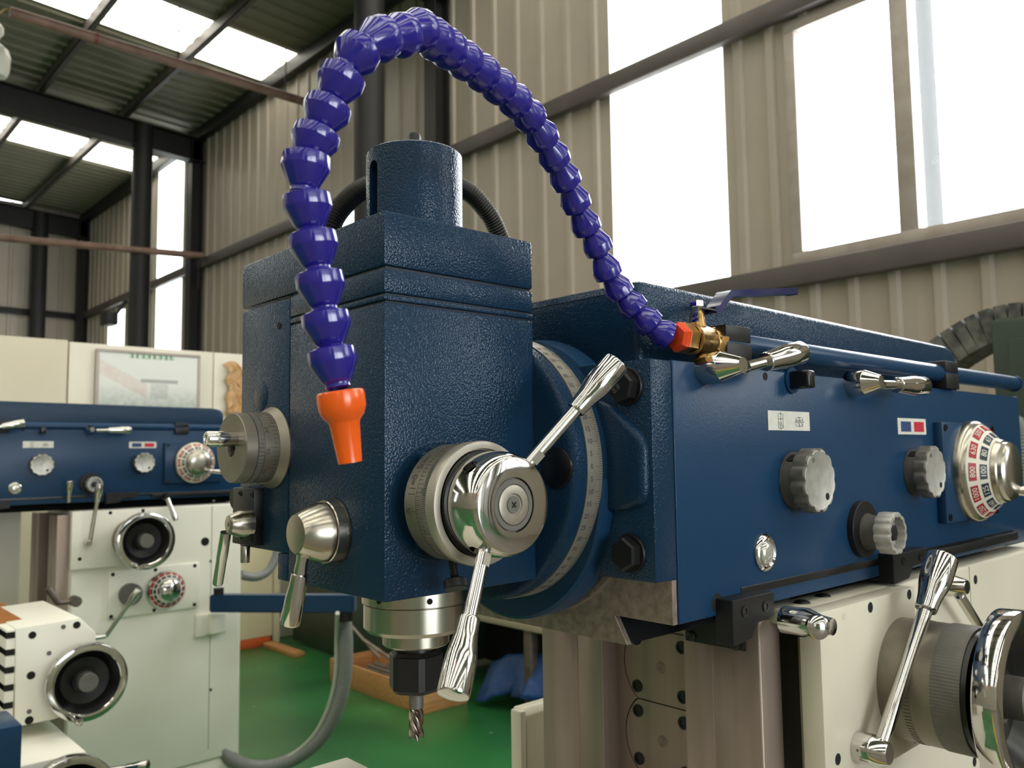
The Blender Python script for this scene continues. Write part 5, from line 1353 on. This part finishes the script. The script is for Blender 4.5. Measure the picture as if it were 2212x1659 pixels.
for k in range(4):
    for j in range(5):
        L = rs.uniform(0.35, 0.55) if j % 2 else rs.uniform(0.25, 0.4)
        c = Vector((XCr + 0.062 + 0.056 * j, (ylo + yhi) / 2 + rs.uniform(-0.16, 0.16), 0.032 + 0.034 * k)); a = rs.uniform(-0.03, 0.03)
        bar(c, Vector((math.sin(a), math.cos(a), 0)), L, rs.uniform(0.010, 0.0155), rs.choice((4, 6, 14)))
for yy, tilt, wh in ((4.33, 0.6, 'near'), (4.66, 0.5, 'middle'), (4.88, 0.75, 'far')):
    L = 0.30; d = Vector((-math.cos(tilt) * 0.5, math.cos(tilt) * 0.85, math.sin(tilt))).normalized()
    lo = Vector((XCr + 0.20, yy - 0.1, 0.165)); bar(lo + d * L / 2, d, L, 0.012, 4, 'square steel bar sticking up from the %s part of the pine crate' % {'near': 'near right', 'middle': 'middle', 'far': 'far left'}[wh])
# lath on the floor, blue tarp and bin under the bench
la, lb_ = on(578, 1396, 'Z', 0), on(645, 1420, 'Z', 0)
org(((la.x + lb_.x) / 2, (la.y + lb_.y) / 2, 0))
tag(MB().box((la.x - 0.04, lb_.y, 0), (la.x + 0.05, la.y, 0.035), 0.003).build('wooden_lath', M_wood), 'bare wooden lath lying on the green floor beside the bench', 'wood')
tarp = MB(); rs = random.Random(2); gv = []
org((3.36, 3.8, 0.1))
for j in range(9):
    row = []
    for i in range(15):
        y_ = 2.95 + i * 0.072; sag = 0.05 * math.sin(i * 1.3) + 0.03 * math.sin(i * 2.9 + 1)
        z_ = 0.36 - j * 0.028 - (0.10 * max(0, i - 10) / 4) - 0.03 * abs(math.sin(i * 0.8))
        row.append(tarp.bm.verts.new((3.42 - 0.012 * j + sag * j / 8, y_, max(0.03, z_))))
    gv.append(row)
for j in range(8):
    for i in range(14): tarp.bm.faces.new((gv[j][i], gv[j][i + 1], gv[j + 1][i + 1], gv[j + 1][i]))
tpo = tarp.build('tarpaulin', M_tarp, smooth=60); tpo.modifiers.new('s', 'SOLIDIFY').thickness = 0.006
tag(tpo, 'crumpled blue tarpaulin stuffed under the open bench end', 'tarpaulin')
org((3.62, 3.6, 0))
bi = thing('plastic_bin', 'black plastic bin on the floor under the bench below the blue tarpaulin', 'bin', (3.62, 3.75, 0))
MB().lathe((3.62, 3.75, 0), PZ, [(0, 0), (0, 0.11), (0.17, 0.14), (0.17, 0.13), (0.02, 0.10), (0.02, 0)], 28).build('bin_body', M_blackp, bi)
MB().lathe((3.62, 3.75, 0.16), PZ, [(0, 0.138), (0, 0.15), (0.015, 0.15), (0.015, 0.138)], 28).build('bin_rim', M_blackp, bi)

# ------------------------------------------------------------------ dark machine with a cable chain at the far right
gb = on(2142, 780, 'X', 3.3); gt = on(2150, 688, 'X', 3.3)
gm = thing('green_machine', 'dark green machine cabinet with an arched cable chain behind the ram end', 'machine', (3.7, gb.y - 0.6, 0))
MB().box((3.3, gb.y - 1.4, 0.0), (4.2, gb.y, gt.z), 0.02).build('machine_body', M_dkgreen, gm)
MB().box((3.285, gb.y - 1.35, 0.5), (3.302, gb.y - 0.06, gt.z - 0.08), 0.006).build('front_door', M_dkgreen, gm)
chp = [on(x, y, 'X', 3.42) for x, y in ((1960, 860), (2020, 790), (2080, 745), (2140, 712), (2200, 696), (2280, 690))]
cpath = resample(spline(chp, 20), 0.045)
for i, (a, b) in enumerate(zip(cpath, cpath[1:])):
    d = (b - a); ln_ = MB(); n_ = d.normalized().cross(Vector((1, 0, 0))).normalized()
    A = []
    for s0 in (a, b - d * 0.12):
        A.append([ln_.bm.verts.new(s0 + Vector((u, 0, 0)) + n_ * v) for u, v in ((-0.09, -0.066), (0.09, -0.066), (0.09, 0.060), (-0.09, 0.060))])
    ln_.bm.faces.new(A[0]); ln_.bm.faces.new(A[1][::-1])
    for k in range(4): ln_.bm.faces.new((A[0][k], A[1][k], A[1][(k + 1) % 4], A[0][(k + 1) % 4]))
    ln_.build('chain_link', M_dkplastic, gm, smooth=0)
MB().cyl((3.42, chp[0].y, 0.0), (3.42, chp[0].y, chp[0].z), 0.04, seg=16).build('chain_support', M_steel, gm)
q = [on(x, y, 'X', 3.27) for x, y in ((2190, 905), (2204, 915), (2212, 945), (2216, 1010), (2216, 1100))]
pth, rad = corrugated(spline(q, 8), 0.02, 0.012, 0.002)
MB().tube(pth, rad, 12).build('grey_conduit', M_greytube, gm)

# ------------------------------------------------------------------ overhead pipes and lamp
org((3.3, 9.05, 5.83))
hp_ = thing('ceiling_pipe', 'long rusty brown pipe running under the roof at upper left', 'pipe', (3.3, 9.05, 5.83))
p0, p1 = on(22, 26, 'Y', 9.05), on(655, 232, 'X', 4.97)
MB().cyl(p0, Vector((4.97, 9.12, p1.z)), 0.052, seg=18).build('tube', M_pipe, hp_)
pm = p0 + (Vector((4.97, 9.12, p1.z)) - p0) * 0.235; dpp = (Vector((4.97, 9.12, p1.z)) - p0).normalized()
MB().lathe(pm, dpp, [(0, 0.05), (0, 0.057), (0.03, 0.057), (0.03, 0.05)], 18).build('pipe_clip', mat('red_clip', rgb(130, 70, 60), 0.5), hp_)
for t_ in (0.5, 0.9):
    c = p0 + (Vector((4.97, 9.12, p1.z)) - p0) * t_
    MB().cyl(c, Vector((c.x, c.y, roof_z(c.x) - 0.1)), 0.008, seg=8).build('hanger_rod', M_steel, hp_)
hp2 = thing('wall_pipe', 'thin pale brown pipe crossing the far end of the hall below mid height', 'pipe', (3.0, 12.5, 4.5))
a, b = on(-150, 500, 'Z', 4.5), on(440, 553, 'Z', 4.5)
MB().cyl(a, b, 0.05, seg=16).build('tube', M_pipe, hp2)
MB().cyl(b + (a - b) * 0.02, Vector((b.x + (a.x - b.x) * 0.02, b.y + (a.y - b.y) * 0.02, 4.0)), 0.012, seg=8).build('pipe_bracket', M_steel, hp2)
# pendant lamp hanging from the pipe end
lc = CAM + ray(-9, 128) * proj(p0)[2]
lm = thing('pendant_lamp', 'white faceted pendant lamp hanging from the end of the brown pipe', 'lamp', tuple(lc))
MB().lathe(lc + Vector((0, 0, 0.16)), -PZ, [(0, 0), (0, 0.04), (0.05, 0.10), (0.13, 0.128), (0.27, 0.120), (0.33, 0.10), (0.345, 0.06), (0.35, 0)], 8, spin=0.3).build('lamp_shade', M_enamel, lm, smooth=20)
MB().lathe(lc + Vector((0, 0, 0.36)), -PZ, [(0, 0), (0.0, 0.03), (0.04, 0.06), (0.10, 0.06), (0.14, 0.03), (0.20, 0.015), (0.20, 0)], 20).build('lamp_cap', M_enamel, lm)
MB().tube(spline([lc + Vector((0, 0, 0.36)), lc + Vector((0.0, 0, 0.50)), p0 + Vector((-0.09, 0, -0.05)), p0 + Vector((-0.03, 0, 0.02)), p0 + Vector((0.06, 0, 0.0))], 8), 0.008, 8).build('lamp_cord', mat('yellow_cord', rgb(170, 140, 70), 0.5), lm)
# flood lamp on the far wall by the low window
fpos = on(243, 690, 'X', 4.7)
fl2 = thing('flood_lamp', 'small dark flood lamp on a bracket in front of the far low window', 'lamp', tuple(fpos))
MB().box((fpos.x - 0.16, fpos.y - 0.18, fpos.z - 0.12), (fpos.x + 0.05, fpos.y + 0.18, fpos.z + 0.12), 0.03).build('lamp_body', M_steel, fl2)
MB().cyl(fpos, Vector((4.95, fpos.y + 0.1, fpos.z + 0.38)), 0.03, seg=10).build('bracket_arm', M_steel, fl2)
